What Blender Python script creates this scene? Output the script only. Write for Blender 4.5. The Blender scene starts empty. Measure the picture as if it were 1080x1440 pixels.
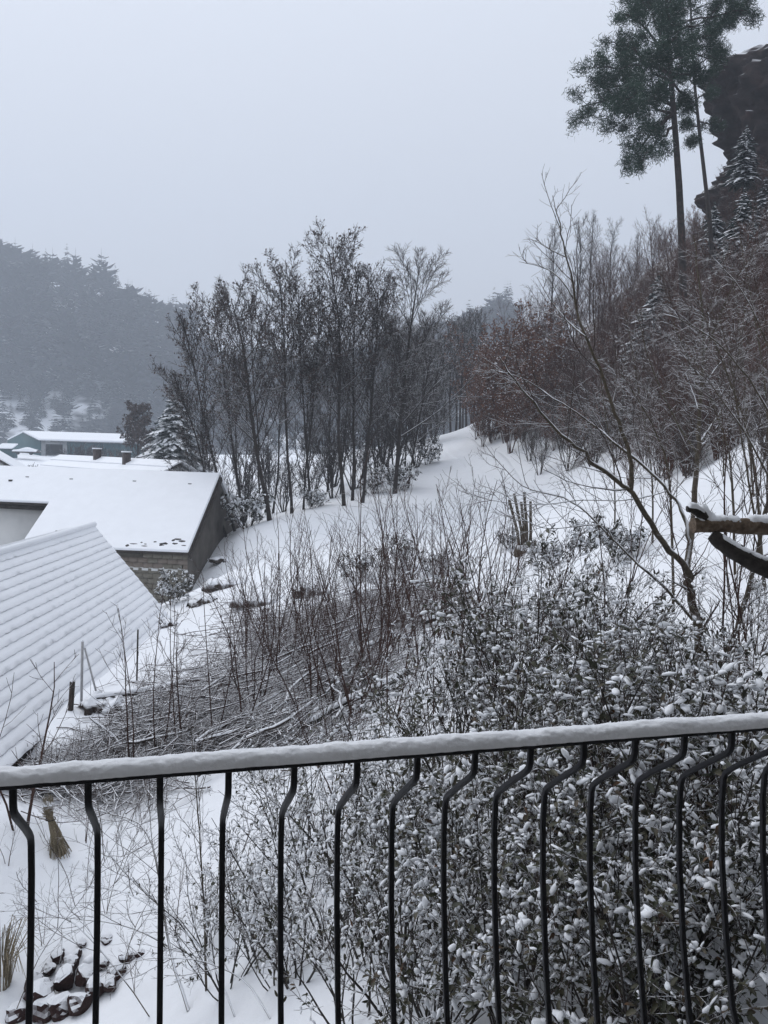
import bpy, math, random
import numpy as np
from mathutils import Vector, Matrix

# ------------------------------------------------------------------ camera
SC = bpy.context.scene
COL = SC.collection
F = 1081.0                       # focal length in photo pixels (1080 x 1440)
PITCH = math.radians(-4.23)
ROLL = math.radians(1.6)
cam_d = bpy.data.cameras.new("camera")
cam = bpy.data.objects.new("camera", cam_d)
COL.objects.link(cam)
cam_d.sensor_fit = 'VERTICAL'
cam_d.sensor_height = 24.0
cam_d.lens = 24.0 * F / 1440.0
cam_d.clip_start = 0.05
cam_d.clip_end = 3000
RC = Matrix.Rotation(math.radians(90) + PITCH, 3, 'X') @ Matrix.Rotation(ROLL, 3, 'Z')
cam.rotation_euler = RC.to_euler()
cam.location = (0, 0, 0)
SC.camera = cam

# ------------------------------------------------------------------ world, sun, exposure
SUN_EL, SUN_AZ = math.radians(48), math.radians(-50)   # azimuth from +Y, negative = left
world = bpy.data.worlds.new("World")
SC.world = world
world.use_nodes = True
nt = world.node_tree
nt.nodes.clear()
wo = nt.nodes.new("ShaderNodeOutputWorld")
bg = nt.nodes.new("ShaderNodeBackground")
bg.inputs["Strength"].default_value = 0.1
sky = nt.nodes.new("ShaderNodeTexSky")
sky.sky_type = 'NISHITA'
sky.sun_disc = False
sky.sun_elevation = SUN_EL
sky.sun_rotation = SUN_AZ
sky.dust_density = 4.0
hs = nt.nodes.new("ShaderNodeHueSaturation")
hs.inputs["Saturation"].default_value = 0.35
nt.links.new(sky.outputs[0], hs.inputs["Color"])
# closed cloud cover: brighter towards the zenith as every overcast sky is
tc = nt.nodes.new("ShaderNodeTexCoord")
sep = nt.nodes.new("ShaderNodeSeparateXYZ")
nt.links.new(tc.outputs["Generated"], sep.inputs[0])
mr = nt.nodes.new("ShaderNodeMapRange")
mr.inputs["From Min"].default_value = 0.0
mr.inputs["From Max"].default_value = 1.0
mr.inputs["To Min"].default_value = 0.0
mr.inputs["To Max"].default_value = 1.0
nt.links.new(sep.outputs["Z"], mr.inputs["Value"])
cm = nt.nodes.new("ShaderNodeMix")
cm.data_type = 'RGBA'
cm.inputs["A"].default_value = (5.0, 5.35, 6.1, 1)
cm.inputs["B"].default_value = (11.8, 12.5, 13.9, 1)
nt.links.new(mr.outputs[0], cm.inputs["Factor"])
mx = nt.nodes.new("ShaderNodeMix")
mx.data_type = 'RGBA'
mx.inputs["Factor"].default_value = 0.9
nt.links.new(hs.outputs[0], mx.inputs["A"])
nt.links.new(cm.outputs["Result"], mx.inputs["B"])
nt.links.new(mx.outputs["Result"], bg.inputs["Color"])
nt.links.new(bg.outputs[0], wo.inputs["Surface"])

sun_d = bpy.data.lights.new("sun", 'SUN')
sun_d.energy = 1.2
sun_d.angle = math.radians(40)
sun_d.color = (1.0, 0.97, 0.93)
sun = bpy.data.objects.new("sun", sun_d)
COL.objects.link(sun)
sun_vec = Vector((math.sin(SUN_AZ) * math.cos(SUN_EL), math.cos(SUN_AZ) * math.cos(SUN_EL), math.sin(SUN_EL)))
sun.rotation_euler = sun_vec.to_track_quat('Z', 'Y').to_euler()
sun.location = (-20, 10, 40)

SC.view_settings.view_transform = 'Standard'
SC.view_settings.look = 'None'
SC.view_settings.exposure = 0.0
SC.view_settings.gamma = 1.0
SC.view_settings.use_curve_mapping = False
SC.render.engine = 'CYCLES'
SC.cycles.use_denoising = True
SC.cycles.max_bounces = 6
SC.cycles.diffuse_bounces = 3
SC.cycles.glossy_bounces = 2
SC.cycles.transmission_bounces = 2
SC.cycles.volume_bounces = 1
SC.cycles.transparent_max_bounces = 8
SC.cycles.sample_clamp_indirect = 6.0

# ------------------------------------------------------------------ helpers: points
RCn = np.array(RC)


def ray(u, v):
    d = RCn @ np.array([(u - 540.0) / F, -(v - 720.0) / F, -1.0])
    return d


def W(u, v, d):
    """the world point seen at (u, v) whose forward distance is d"""
    r = ray(u, v)
    return r * (d / r[1])


def proj(p):
    q = RCn.T @ np.asarray(p, float)
    return 540 + F * q[0] / -q[2], 720 - F * q[1] / -q[2]


def ray_plane(u, v, p0, n):
    r = ray(u, v)
    return r * (np.dot(p0, n) / np.dot(r, n))


def nrm(v):
    v = np.asarray(v, float)
    return v / (np.linalg.norm(v) + 1e-12)


# ------------------------------------------------------------------ helpers: value noise
_ng = np.random.RandomState(7).rand(256, 256)


def vnoise(x, y):
    xi, yi = np.floor(x).astype(int), np.floor(y).astype(int)
    fx, fy = x - xi, y - yi
    fx = fx * fx * (3 - 2 * fx)
    fy = fy * fy * (3 - 2 * fy)
    a = _ng[xi % 256, yi % 256]
    b = _ng[(xi + 1) % 256, yi % 256]
    c = _ng[xi % 256, (yi + 1) % 256]
    d = _ng[(xi + 1) % 256, (yi + 1) % 256]
    return (a * (1 - fx) + b * fx) * (1 - fy) + (c * (1 - fx) + d * fx) * fy - 0.5


def fbm(x, y, o=4):
    s, a = 0, 1.0
    for i in range(o):
        s = s + a * vnoise(x * 2 ** i + 17.3 * i, y * 2 ** i + 5.1 * i)
        a *= 0.5
    return s


# ------------------------------------------------------------------ helpers: materials
def new_mat(name):
    m = bpy.data.materials.new(name)
    m.use_nodes = True
    m.node_tree.nodes.clear()
    N = m.node_tree.nodes
    out = N.new("ShaderNodeOutputMaterial")
    p = N.new("ShaderNodeBsdfPrincipled")
    m.node_tree.links.new(p.outputs[0], out.inputs["Surface"])
    return m, N, m.node_tree.links, p


def noise_node(N, L, scale, detail=4.0, rough=0.6, coord="Object"):
    t = N.new("ShaderNodeTexCoord")
    n = N.new("ShaderNodeTexNoise")
    n.inputs["Scale"].default_value = scale
    n.inputs["Detail"].default_value = detail
    n.inputs["Roughness"].default_value = rough
    L.new(t.outputs[coord], n.inputs["Vector"])
    return n


def ramp(N, L, src, stops):
    r = N.new("ShaderNodeValToRGB")
    e = r.color_ramp.elements
    while len(e) > 1:
        e.remove(e[-1])
    e[0].position = stops[0][0]
    e[0].color = (*stops[0][1], 1)
    for s in stops[1:]:
        k = e.new(s[0])
        k.color = (*s[1], 1)
    L.new(src, r.inputs["Fac"])
    return r


def bump(N, L, p, src, strength, dist):
    b = N.new("ShaderNodeBump")
    b.inputs["Strength"].default_value = strength
    b.inputs["Distance"].default_value = dist
    L.new(src, b.inputs["Height"])
    L.new(b.outputs[0], p.inputs["Normal"])


SNOWC = (0.83, 0.85, 0.885)


def mat_snow(name, scale=9.0, strength=0.35, dist=0.02, c=SNOWC):
    m, N, L, p = new_mat(name)
    n = noise_node(N, L, scale, 6, 0.65)
    d = tuple(x * 0.95 for x in c)
    r = ramp(N, L, n.outputs["Fac"], [(0.3, d), (0.7, c)])
    L.new(r.outputs[0], p.inputs["Base Color"])
    p.inputs["Roughness"].default_value = 0.75
    p.inputs["Specular IOR Level"].default_value = 0.25
    bump(N, L, p, n.outputs["Fac"], strength, dist)
    return m


def mat_dusted(name, stops, scale=12.0, lo=0.25, hi=0.65, amount=1.0, nscale=6.0, rough=0.85, bstr=0.5, bdist=0.01):
    """a surface whose upward faces carry snow, broken up by noise"""
    m, N, L, p = new_mat(name)
    n = noise_node(N, L, scale, 5, 0.65)
    r = ramp(N, L, n.outputs["Fac"], stops)
    g = N.new("ShaderNodeNewGeometry")
    s = N.new("ShaderNodeSeparateXYZ")
    L.new(g.outputs["Normal"], s.inputs[0])
    a = N.new("ShaderNodeMapRange")
    a.inputs["From Min"].default_value = lo
    a.inputs["From Max"].default_value = hi
    L.new(s.outputs["Z"], a.inputs["Value"])
    n2 = noise_node(N, L, nscale, 3, 0.6)
    b = N.new("ShaderNodeMapRange")
    c0 = 0.62 - 0.5 * amount
    b.inputs["From Min"].default_value = c0
    b.inputs["From Max"].default_value = c0 + 0.12
    L.new(n2.outputs["Fac"], b.inputs["Value"])
    k = N.new("ShaderNodeMath")
    k.operation = 'MULTIPLY'
    L.new(a.outputs[0], k.inputs[0])
    L.new(b.outputs[0], k.inputs[1])
    x = N.new("ShaderNodeMix")
    x.data_type = 'RGBA'
    L.new(k.outputs[0], x.inputs["Factor"])
    L.new(r.outputs[0], x.inputs["A"])
    x.inputs["B"].default_value = (*SNOWC, 1)
    L.new(x.outputs["Result"], p.inputs["Base Color"])
    p.inputs["Roughness"].default_value = rough
    p.inputs["Specular IOR Level"].default_value = 0.25
    if bstr:
        bump(N, L, p, n.outputs["Fac"], bstr, bdist)
    return m


def mat_plain(name, stops, scale=10.0, rough=0.8, bstr=0.3, bdist=0.01, spec=0.3, metallic=0.0, detail=5):
    m, N, L, p = new_mat(name)
    n = noise_node(N, L, scale, detail, 0.6)
    r = ramp(N, L, n.outputs["Fac"], stops)
    L.new(r.outputs[0], p.inputs["Base Color"])
    p.inputs["Roughness"].default_value = rough
    p.inputs["Metallic"].default_value = metallic
    p.inputs["Specular IOR Level"].default_value = spec
    if bstr:
        bump(N, L, p, n.outputs["Fac"], bstr, bdist)
    return m


M = {}
M['snow_ground'] = mat_snow("snow_ground", 3.0, 0.5, 0.05)
M['snow'] = mat_snow("snow_soft", 90.0, 0.7, 0.004)
M['snow_leaf'] = mat_snow("snow_on_leaves", 60.0, 0.3, 0.004)
M['snow_roof'] = mat_snow("snow_roof", 2.0, 0.25, 0.03)
M['bark_alder'] = mat_dusted("bark_alder", [(0.3, (0.016, 0.013, 0.012)), (0.7, (0.042, 0.034, 0.03))], 14, 0.4, 0.85, 0.62, 2.5)
M['twig_alder'] = mat_dusted("twig_alder", [(0.3, (0.018, 0.013, 0.012)), (0.7, (0.045, 0.034, 0.03))], 8, 0.55, 1.0, 0.45, 1.6, bstr=0)
M['twig_brown'] = mat_dusted("twig_brown", [(0.3, (0.036, 0.017, 0.013)), (0.7, (0.105, 0.05, 0.036))], 6, 0.6, 1.0, 0.5, 1.8, bstr=0)
M['twig_snowy'] = mat_dusted("twig_snowy", [(0.3, (0.03, 0.023, 0.02)), (0.7, (0.07, 0.054, 0.045))], 6, 0.4, 0.85, 0.62, 2.2, bstr=0)
M['twig_near'] = mat_dusted("twig_near", [(0.3, (0.03, 0.023, 0.02)), (0.7, (0.085, 0.062, 0.052))], 25, 0.4, 0.8, 0.66, 9, bstr=0)
M['brush_stick'] = mat_dusted("brush_stick", [(0.3, (0.034, 0.021, 0.019)), (0.7, (0.10, 0.064, 0.056))], 12, 0.45, 0.85, 0.72, 3.5, bstr=0)
M['twig_sap'] = mat_dusted("twig_sap", [(0.3, (0.028, 0.016, 0.013)), (0.7, (0.08, 0.043, 0.034))], 25, 0.5, 0.9, 0.45, 9, bstr=0)
M['bark_near'] = mat_dusted("bark_near", [(0.25, (0.03, 0.026, 0.02)), (0.5, (0.075, 0.062, 0.045)), (0.75, (0.13, 0.105, 0.075))], 35, 0.35, 0.7, 0.85, 12, bstr=0.9, bdist=0.012)
M['bark_limb'] = mat_plain("bark_limb", [(0.25, (0.05, 0.036, 0.026)), (0.5, (0.13, 0.095, 0.068)), (0.75, (0.24, 0.19, 0.145))], 45, 0.9, 0.9, 0.01)
M['bark_dark'] = mat_plain("bark_dark", [(0.3, (0.018, 0.016, 0.015)), (0.7, (0.05, 0.043, 0.038))], 40, 0.9, 0.8, 0.01)
M['bark_pine'] = mat_plain("bark_pine", [(0.3, (0.02, 0.018, 0.018)), (0.7, (0.06, 0.047, 0.042))], 6, 0.9, 0.8, 0.04)
M['leaf_dead'] = mat_dusted("leaf_dead", [(0.3, (0.04, 0.028, 0.024)), (0.7, (0.09, 0.06, 0.05))], 3, 0.75, 1.0, 0.3, 1.2, bstr=0)
M['leaf_beech'] = mat_dusted("leaf_beech", [(0.3, (0.075, 0.031, 0.018)), (0.6, (0.17, 0.074, 0.04)), (0.8, (0.24, 0.115, 0.068))], 2, 0.45, 0.9, 0.5, 1.5, bstr=0)
M['leaf_green'] = mat_plain("leaf_green", [(0.28, (0.014, 0.018, 0.009)), (0.45, (0.03, 0.034, 0.016)), (0.58, (0.05, 0.044, 0.022)), (0.64, (0.06, 0.035, 0.02)), (0.71, (0.16, 0.075, 0.022))], 5, 0.5, 0, 0.0, 0.4)
M['leaf_dark'] = mat_dusted("leaf_dark", [(0.3, (0.02, 0.022, 0.016)), (0.7, (0.05, 0.047, 0.032))], 7, 0.45, 0.9, 0.5, 6, bstr=0)
M['needle_far'] = mat_dusted("needle_far", [(0.3, (0.010, 0.016, 0.018)), (0.7, (0.032, 0.04, 0.04))], 0.06, 0.8, 1.0, 0.02, 0.1, bstr=0)
M['needle_spruce'] = mat_dusted("needle_spruce", [(0.3, (0.014, 0.025, 0.022)), (0.7, (0.035, 0.055, 0.047))], 2, 0.4, 0.85, 0.42, 5.0, bstr=0)
M['needle_pine'] = mat_dusted("needle_pine", [(0.3, (0.012, 0.028, 0.020)), (0.7, (0.045, 0.082, 0.056))], 0.9, 0.5, 0.95, 0.5, 2.2, bstr=0)
M['rock'] = mat_dusted("sandstone", [(0.3, (0.008, 0.006, 0.007)), (0.5, (0.02, 0.014, 0.014)), (0.72, (0.05, 0.031, 0.028))], 0.8, 0.68, 0.92, 0.7, 0.35, bstr=0.9, bdist=0.3)
M['stone_red'] = mat_dusted("stone_red", [(0.25, (0.016, 0.008, 0.008)), (0.55, (0.036, 0.017, 0.015)), (0.8, (0.07, 0.034, 0.028))], 9, 0.5, 0.75, 0.85, 4, bstr=0.8, bdist=0.02)
M['earth'] = mat_dusted("earth", [(0.3, (0.025, 0.02, 0.018)), (0.7, (0.08, 0.06, 0.05))], 5, 0.25, 0.55, 0.85, 4, bstr=0.9, bdist=0.05)
M['straw'] = mat_plain("straw", [(0.3, (0.10, 0.078, 0.05)), (0.5, (0.2, 0.165, 0.11)), (0.7, (0.36, 0.31, 0.22))], 90, 0.9, 0.3, 0.004)
M['iron'] = mat_plain("iron", [(0.35, (0.006, 0.006, 0.008)), (0.65, (0.012, 0.012, 0.015))], 120, 0.6, 0.3, 0.0006, 0.25)
M['block'] = mat_plain("concrete_block", [(0.25, (0.10, 0.095, 0.075)), (0.5, (0.19, 0.175, 0.145)), (0.75, (0.28, 0.26, 0.22))], 1.1, 0.9, 0.5, 0.02)
M['block_red'] = mat_plain("clay_block", [(0.3, (0.15, 0.125, 0.105)), (0.7, (0.26, 0.225, 0.195))], 1.5, 0.9, 0.5, 0.02)
M['mortar'] = mat_plain("mortar", [(0.3, (0.11, 0.105, 0.09)), (0.7, (0.2, 0.19, 0.165))], 2, 0.95, 0.4, 0.01)
M['plaster'] = mat_plain("plaster", [(0.3, (0.56, 0.57, 0.57)), (0.55, (0.66, 0.665, 0.66)), (0.75, (0.72, 0.72, 0.71))], 0.7, 0.9, 0.3, 0.01)
M['gable_grey'] = mat_plain("gable_grey", [(0.3, (0.055, 0.05, 0.045)), (0.7, (0.12, 0.11, 0.10))], 1.2, 0.95, 0.5, 0.03)
M['wood_dark'] = mat_plain("wood_dark", [(0.3, (0.02, 0.017, 0.015)), (0.7, (0.06, 0.05, 0.043))], 8, 0.8, 0.4, 0.01)
M['tile'] = mat_plain("roof_tile", [(0.3, (0.025, 0.022, 0.022)), (0.7, (0.06, 0.053, 0.05))], 6, 0.8, 0.4, 0.01)
M['brick'] = mat_plain("chimney_brick", [(0.3, (0.05, 0.042, 0.042)), (0.7, (0.12, 0.10, 0.098))], 6, 0.9, 0.5, 0.02)
M['green_sheet'] = mat_plain("green_sheet", [(0.3, (0.014, 0.062, 0.072)), (0.7, (0.022, 0.085, 0.095))], 0.4, 0.6, 0.2, 0.02)
M['sheet_grey'] = mat_plain("sheet_grey", [(0.3, (0.2, 0.21, 0.22)), (0.7, (0.28, 0.29, 0.3))], 0.4, 0.6, 0.2, 0.02)
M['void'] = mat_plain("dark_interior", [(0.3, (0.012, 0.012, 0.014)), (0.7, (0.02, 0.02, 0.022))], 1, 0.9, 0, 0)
M['glass'] = mat_plain("window_glass", [(0.3, (0.02, 0.025, 0.03)), (0.7, (0.04, 0.045, 0.05))], 1, 0.1, 0, 0, 0.6)
M['post_grey'] = mat_plain("post_grey", [(0.3, (0.3, 0.3, 0.31)), (0.7, (0.45, 0.45, 0.46))], 20, 0.7, 0.3, 0.004)
M['forest_floor'] = mat_dusted("forest_floor", [(0.35, (0.025, 0.026, 0.028)), (0.65, (0.06, 0.06, 0.062))], 0.06, 0.2, 0.6, 0.36, 0.04, bstr=0)
M['house_wall'] = mat_plain("house_wall", [(0.3, (0.30, 0.28, 0.25)), (0.7, (0.38, 0.36, 0.33))], 3, 0.9, 0.3, 0.01)


# ------------------------------------------------------------------ helpers: meshes and objects
def mesh_np(name, verts, faces, mats, smooth=True, matidx=None):
    """faces: (n,3) or (n,4) int array, or list of such arrays"""
    verts = np.ascontiguousarray(verts, dtype=np.float32)
    if not isinstance(faces, (list, tuple)):
        faces = [faces]
    faces = [np.asarray(f, dtype=np.int32) for f in faces if len(f)]
    me = bpy.data.meshes.new(name)
    me.vertices.add(len(verts))
    me.vertices.foreach_set("co", verts.ravel())
    loops = np.concatenate([f.ravel() for f in faces])
    tot = np.concatenate([np.full(len(f), f.shape[1], np.int32) for f in faces])
    start = np.concatenate([[0], np.cumsum(tot)[:-1]]).astype(np.int32)
    me.loops.add(len(loops))
    me.loops.foreach_set("vertex_index", loops)
    me.polygons.add(len(tot))
    me.polygons.foreach_set("loop_start", start)
    me.polygons.foreach_set("loop_total", tot)
    if smooth:
        me.polygons.foreach_set("use_smooth", np.ones(len(tot), bool))
    for m in (mats if isinstance(mats, (list, tuple)) else [mats]):
        me.materials.append(M[m])
    if matidx is not None:
        me.polygons.foreach_set("material_index", np.asarray(matidx, np.int32))
    me.update(calc_edges=True)
    return me


class Geo:
    """collects faces for ONE mesh"""

    def __init__(self):
        self.v, self.q, self.t, self.n = [], [], [], 0

    def add(self, v, q=None, t=None):
        v = np.asarray(v, float).reshape(-1, 3)
        if q is not None and len(q):
            self.q.append(np.asarray(q, int) + self.n)
        if t is not None and len(t):
            self.t.append(np.asarray(t, int) + self.n)
        self.v.append(v)
        self.n += len(v)

    def box8(self, c):
        """8 corners: bottom ring 0-3, top ring 4-7"""
        self.add(c, [(0, 3, 2, 1), (4, 5, 6, 7), (0, 1, 5, 4), (1, 2, 6, 5), (2, 3, 7, 6), (3, 0, 4, 7)])

    def box(self, o, ax, ay, az):
        o, ax, ay, az = map(lambda a: np.asarray(a, float), (o, ax, ay, az))
        self.box8([o, o + ax, o + ax + ay, o + ay, o + az, o + ax + az, o + ax + ay + az, o + ay + az])

    def tubes(self, polys, k=6):
        v, q = tube_arrays(polys, k)
        if len(v):
            self.add(v, q)

    def mesh(self, name, mat, smooth=False):
        f = []
        if self.q:
            f.append(np.concatenate(self.q))
        if self.t:
            f.append(np.concatenate(self.t))
        return mesh_np(name, np.concatenate(self.v), f, mat, smooth)


def tube_arrays(polys, k):
    groups = {}
    for pts, rad in polys:
        groups.setdefault(len(pts), []).append((pts, rad))
    V, Q, base = [], [], 0
    ang = np.arange(k) * 2 * math.pi / k + math.pi / 2
    ca, sa = np.cos(ang), np.sin(ang)
    for n, g in groups.items():
        P = np.array([x[0] for x in g], float)
        R = np.array([x[1] for x in g], float)
        T = np.gradient(P, axis=1)
        T /= np.linalg.norm(T, axis=2, keepdims=True) + 1e-9
        mt = np.abs(T.mean(axis=1))
        ref = np.zeros((len(g), 1, 3))
        vert = mt[:, 2] > 0.9
        ref[vert, 0, 0] = 1.0
        ref[~vert, 0, 2] = 1.0
        A = np.cross(T, np.broadcast_to(ref, T.shape))
        A /= np.linalg.norm(A, axis=2, keepdims=True) + 1e-9
        B = np.cross(A, T)
        ring = P[:, :, None, :] + R[:, :, None, None] * (ca[None, None, :, None] * A[:, :, None, :] + sa[None, None, :, None] * B[:, :, None, :])
        V.append(ring.reshape(-1, 3))
        m = len(g)
        idx = base + np.arange(m * n * k).reshape(m, n, k)
        a = idx[:, :-1, :]
        b = idx[:, 1:, :]
        q = np.stack([a, np.roll(a, -1, axis=2), np.roll(b, -1, axis=2), b], axis=-1).reshape(-1, 4)
        Q.append(q)
        base += m * n * k
    if not V:
        return np.zeros((0, 3)), np.zeros((0, 4), int)
    return np.concatenate(V), np.concatenate(Q)


def tube_mesh(name, polys, k, mat):
    v, q = tube_arrays(polys, k)
    return mesh_np(name, v, q, mat, True)


def link(name, me, parent=None, loc=None):
    o = bpy.data.objects.new(name, me)
    COL.objects.link(o)
    if parent is not None:
        o.parent = parent
    if loc is not None:
        o.location = loc
    return o


def tag(o, label=None, cat=None, group=None, kind=None):
    if label:
        o["label"] = label
    if cat:
        o["category"] = cat
    if group:
        o["group"] = group
    if kind:
        o["kind"] = kind
    return o


def empty(name, loc, label, cat, group=None, rz=0.0, s=1.0):
    o = bpy.data.objects.new(name, None)
    COL.objects.link(o)
    o.location = loc
    o.rotation_euler = (0, 0, rz)
    o.scale = (s, s, s) if not isinstance(s, (tuple, list)) else s
    o.empty_display_size = 0.2
    return tag(o, label, cat, group)


def place(name, parts, loc, label, cat, group=None, rz=0.0, s=1.0):
    """a thing built of shared part meshes: parts = [(part name, mesh, kind)]"""
    e = empty(name, loc, label, cat, group, rz, s)
    for pn, me, kd in parts:
        o = link(pn, me, e)
        if kd:
            o["kind"] = kd
    return e


# ------------------------------------------------------------------ terrain
CP = [(0, 1440, 6.8), (100, 1390, 7.3), (250, 1420, 6.5), (60, 1250, 8.6), (200, 1250, 8.3), (80, 1140, 10.2), (240, 1080, 10.5), (250, 1000, 12.5),
      (330, 800, 26), (335, 748, 34), (430, 722, 36), (560, 694, 40), (600, 648, 50), (630, 613, 62), (660, 640, 52), (720, 685, 40),
      (760, 725, 30), (850, 775, 18), (600, 770, 24), (500, 785, 22), (400, 800, 24), (300, 880, 19), (560, 860, 15), (450, 900, 15), (350, 960, 13.5),
      (400, 1000, 11.5), (520, 1020, 9.5), (520, 1250, 6), (500, 1440, 4.3), (300, 1440, 5.6), (380, 1200, 7.5), (700, 1000, 7), (900, 930, 8),
      (1000, 965, 6.5), (1080, 940, 6.2), (700, 1440, 3.6), (1000, 1440, 3.3), (850, 800, 14), (950, 770, 13),
      (800, 690, 30), (900, 690, 22), (1000, 660, 17), (1080, 620, 15), (800, 600, 45), (900, 520, 45), (1000, 420, 45), (1080, 330, 46),
      (700, 590, 62), (760, 520, 68), (850, 440, 75), (980, 330, 62)]
pts = [W(*c) for c in CP]
pts += [np.array(p, float) for p in [
    (-40, 20, -6), (-60, 60, -5), (-60, 120, -3.5), (-30, 90, -4), (-8, 100, -3), (-20, 60, -5), (-9, 52, -4.5), (-12, 40, -5.5), (-16, 26, -6), (22, 100, 10), (60, 60, 30),
    (60, 20, 20), (28, 8, 8), (9, 1, -0.6), (0, 0, -3.3), (0, -10, -3.3), (-6, 1, -5), (-12, -8, -5.6), (14, -10, 1), (-40, -10, -7), (0, 150, -1),
    (-60, 170, -1), (60, 150, 22), (100, 100, 34), (-120, 100, -3), (-120, 20, -6), (120, 20, 30), (-120, 180, -2), (120, 180, 30), (-230, 300, -2), (-100, 300, -2), (0, 300, 0), (-230, 150, -4), (-230, 0, -6), (200, 300, 40), (200, 0, 40), (-20, 10, -5.6), (-10, 14, -5.2), (-10, 20, -5.6), (2, 76, 0.9), (5, 72, 1.3), (4, 90, -0.6), (12, 84, 4.0), (-2, 68, 0.6)]]
pts += [W(255, 864, 28), W(225, 866, 28.5), W(190, 866, 29), W(268, 850, 29.5), W(285, 815, 31.5), W(310, 775, 34)]
_R, _E = W(131, 738, 20.0), W(240, 870, 19.0)
_vd = ray(500, 639)
_vd[2] = 0
_vd /= np.linalg.norm(_vd)
for _s in (0.3, 2, 4, 6, 8, 10):
    pts.append(_E - _vd * _s + np.array([0.42, 0, 0.06]))
CPX = np.array(pts)
_c = CPX[:, :2] / 10.0


def _tps(r2):
    return 0.5 * r2 * np.log(r2 + 1e-9)


_n = len(_c)
_A = np.zeros((_n + 3, _n + 3))
_d2 = ((_c[:, None, :] - _c[None, :, :]) ** 2).sum(-1)
_A[:_n, :_n] = _tps(_d2) + np.eye(_n) * 0.01
_A[:_n, _n] = 1
_A[:_n, _n + 1:] = _c
_A[_n, :_n] = 1
_A[_n + 1:, :_n] = _c.T
_w = np.linalg.solve(_A, np.concatenate([CPX[:, 2], np.zeros(3)]))


def terrain(x, y, rough=True):
    x = np.asarray(x, float)
    y = np.asarray(y, float)
    sh = x.shape
    X = np.stack([x.ravel(), y.ravel()], -1) / 10.0
    z = np.empty(len(X))
    for i in range(0, len(X), 20000):
        c = X[i:i + 20000]
        d2 = ((c[:, None, :] - _c[None]) ** 2).sum(-1)
        z[i:i + 20000] = _tps(d2) @ _w[:_n] + _w[_n] + c @ _w[_n + 1:]
    z = z.reshape(sh)
    if rough:
        dist = np.sqrt(x * x + y * y)
        far = np.clip(dist / 30, 0.3, 2.2)
        z = z + 0.05 * fbm(x * 1.1, y * 1.1, 4) + 0.10 * far * fbm(x * 0.22 + 9, y * 0.22, 3)
    return z


def tz(x, y):
    return float(terrain(np.array([x]), np.array([y]))[0])


def G(u, d, dz=0.0):
    """the ground point on the vertical plane through column u (taken at the horizon) at forward distance d"""
    x = W(u, 640, d)[0]
    return np.array([x, d, tz(x, d) + dz])


def GV(u, v, d0=3.0, d1=110.0):
    """the first ground point along the sight line through (u, v)"""
    r = ray(u, v)
    ds = np.geomspace(d0, d1, 160)
    P = r[None] * (ds / r[1])[:, None]
    h = terrain(P[:, 0], P[:, 1])
    k = np.where(P[:, 2] <= h)[0]
    if len(k) == 0:
        return P[-1]
    p = P[k[0]].copy()
    p[2] = h[k[0]]
    return p


def grid_axis(lo, hi, n, k):
    t = np.linspace(math.asinh(lo / k), math.asinh(hi / k), n)
    return np.sinh(t) * k


gx = grid_axis(-230, 200, 340, 5.0)
gy = grid_axis(-14, 300, 340, 7.0)
GX, GY = np.meshgrid(gx, gy, indexing='ij')
GZ = terrain(GX, GY)
nx, ny = GX.shape
_i = np.arange(nx * ny).reshape(nx, ny)
gq = np.stack([_i[:-1, :-1], _i[1:, :-1], _i[1:, 1:], _i[:-1, 1:]], -1).reshape(-1, 4)
_m = M['snow_ground']
_N, _L = _m.node_tree.nodes, _m.node_tree.links
_p = [n for n in _N if n.type == 'BSDF_PRINCIPLED'][0]
_src = _p.inputs["Base Color"].links[0].from_socket
_g = _N.new("ShaderNodeNewGeometry")
_s = _N.new("ShaderNodeSeparateXYZ")
_L.new(_g.outputs["Position"], _s.inputs[0])
_n1 = noise_node(_N, _L, 0.35, 5, 0.7)
_a = _N.new("ShaderNodeMath")
_a.operation = 'MULTIPLY_ADD'
_L.new(_n1.outputs["Fac"], _a.inputs[0])
_a.inputs[1].default_value = 14.0
_L.new(_s.outputs["X"], _a.inputs[2])
_b = _N.new("ShaderNodeMapRange")
_b.inputs["From Min"].default_value = 16.5
_b.inputs["From Max"].default_value = 18.5
_L.new(_a.outputs[0], _b.inputs["Value"])
_n2 = noise_node(_N, _L, 1.6, 6, 0.75)
_c2 = _N.new("ShaderNodeMapRange")
_c2.inputs["From Min"].default_value = 0.40
_c2.inputs["From Max"].default_value = 0.50
_L.new(_n2.outputs["Fac"], _c2.inputs["Value"])
_k2 = _N.new("ShaderNodeMath")
_k2.operation = 'MULTIPLY'
_L.new(_b.outputs[0], _k2.inputs[0])
_L.new(_c2.outputs[0], _k2.inputs[1])
_lit = ramp(_N, _L, noise_node(_N, _L, 6.0, 5, 0.7).outputs["Fac"], [(0.3, (0.03, 0.02, 0.017)), (0.7, (0.10, 0.065, 0.05))])
_x = _N.new("ShaderNodeMix")
_x.data_type = 'RGBA'
_L.new(_k2.outputs[0], _x.inputs["Factor"])
_L.new(_src, _x.inputs["A"])
_L.new(_lit.outputs[0], _x.inputs["B"])
_L.new(_x.outputs["Result"], _p.inputs["Base Color"])
gme = mesh_np("ground", np.stack([GX, GY, GZ], -1).reshape(-1, 3), gq, 'snow_ground')
tag(link("ground", gme), "snow covered hillside sloping down to the valley floor", None, None, "structure")

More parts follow.
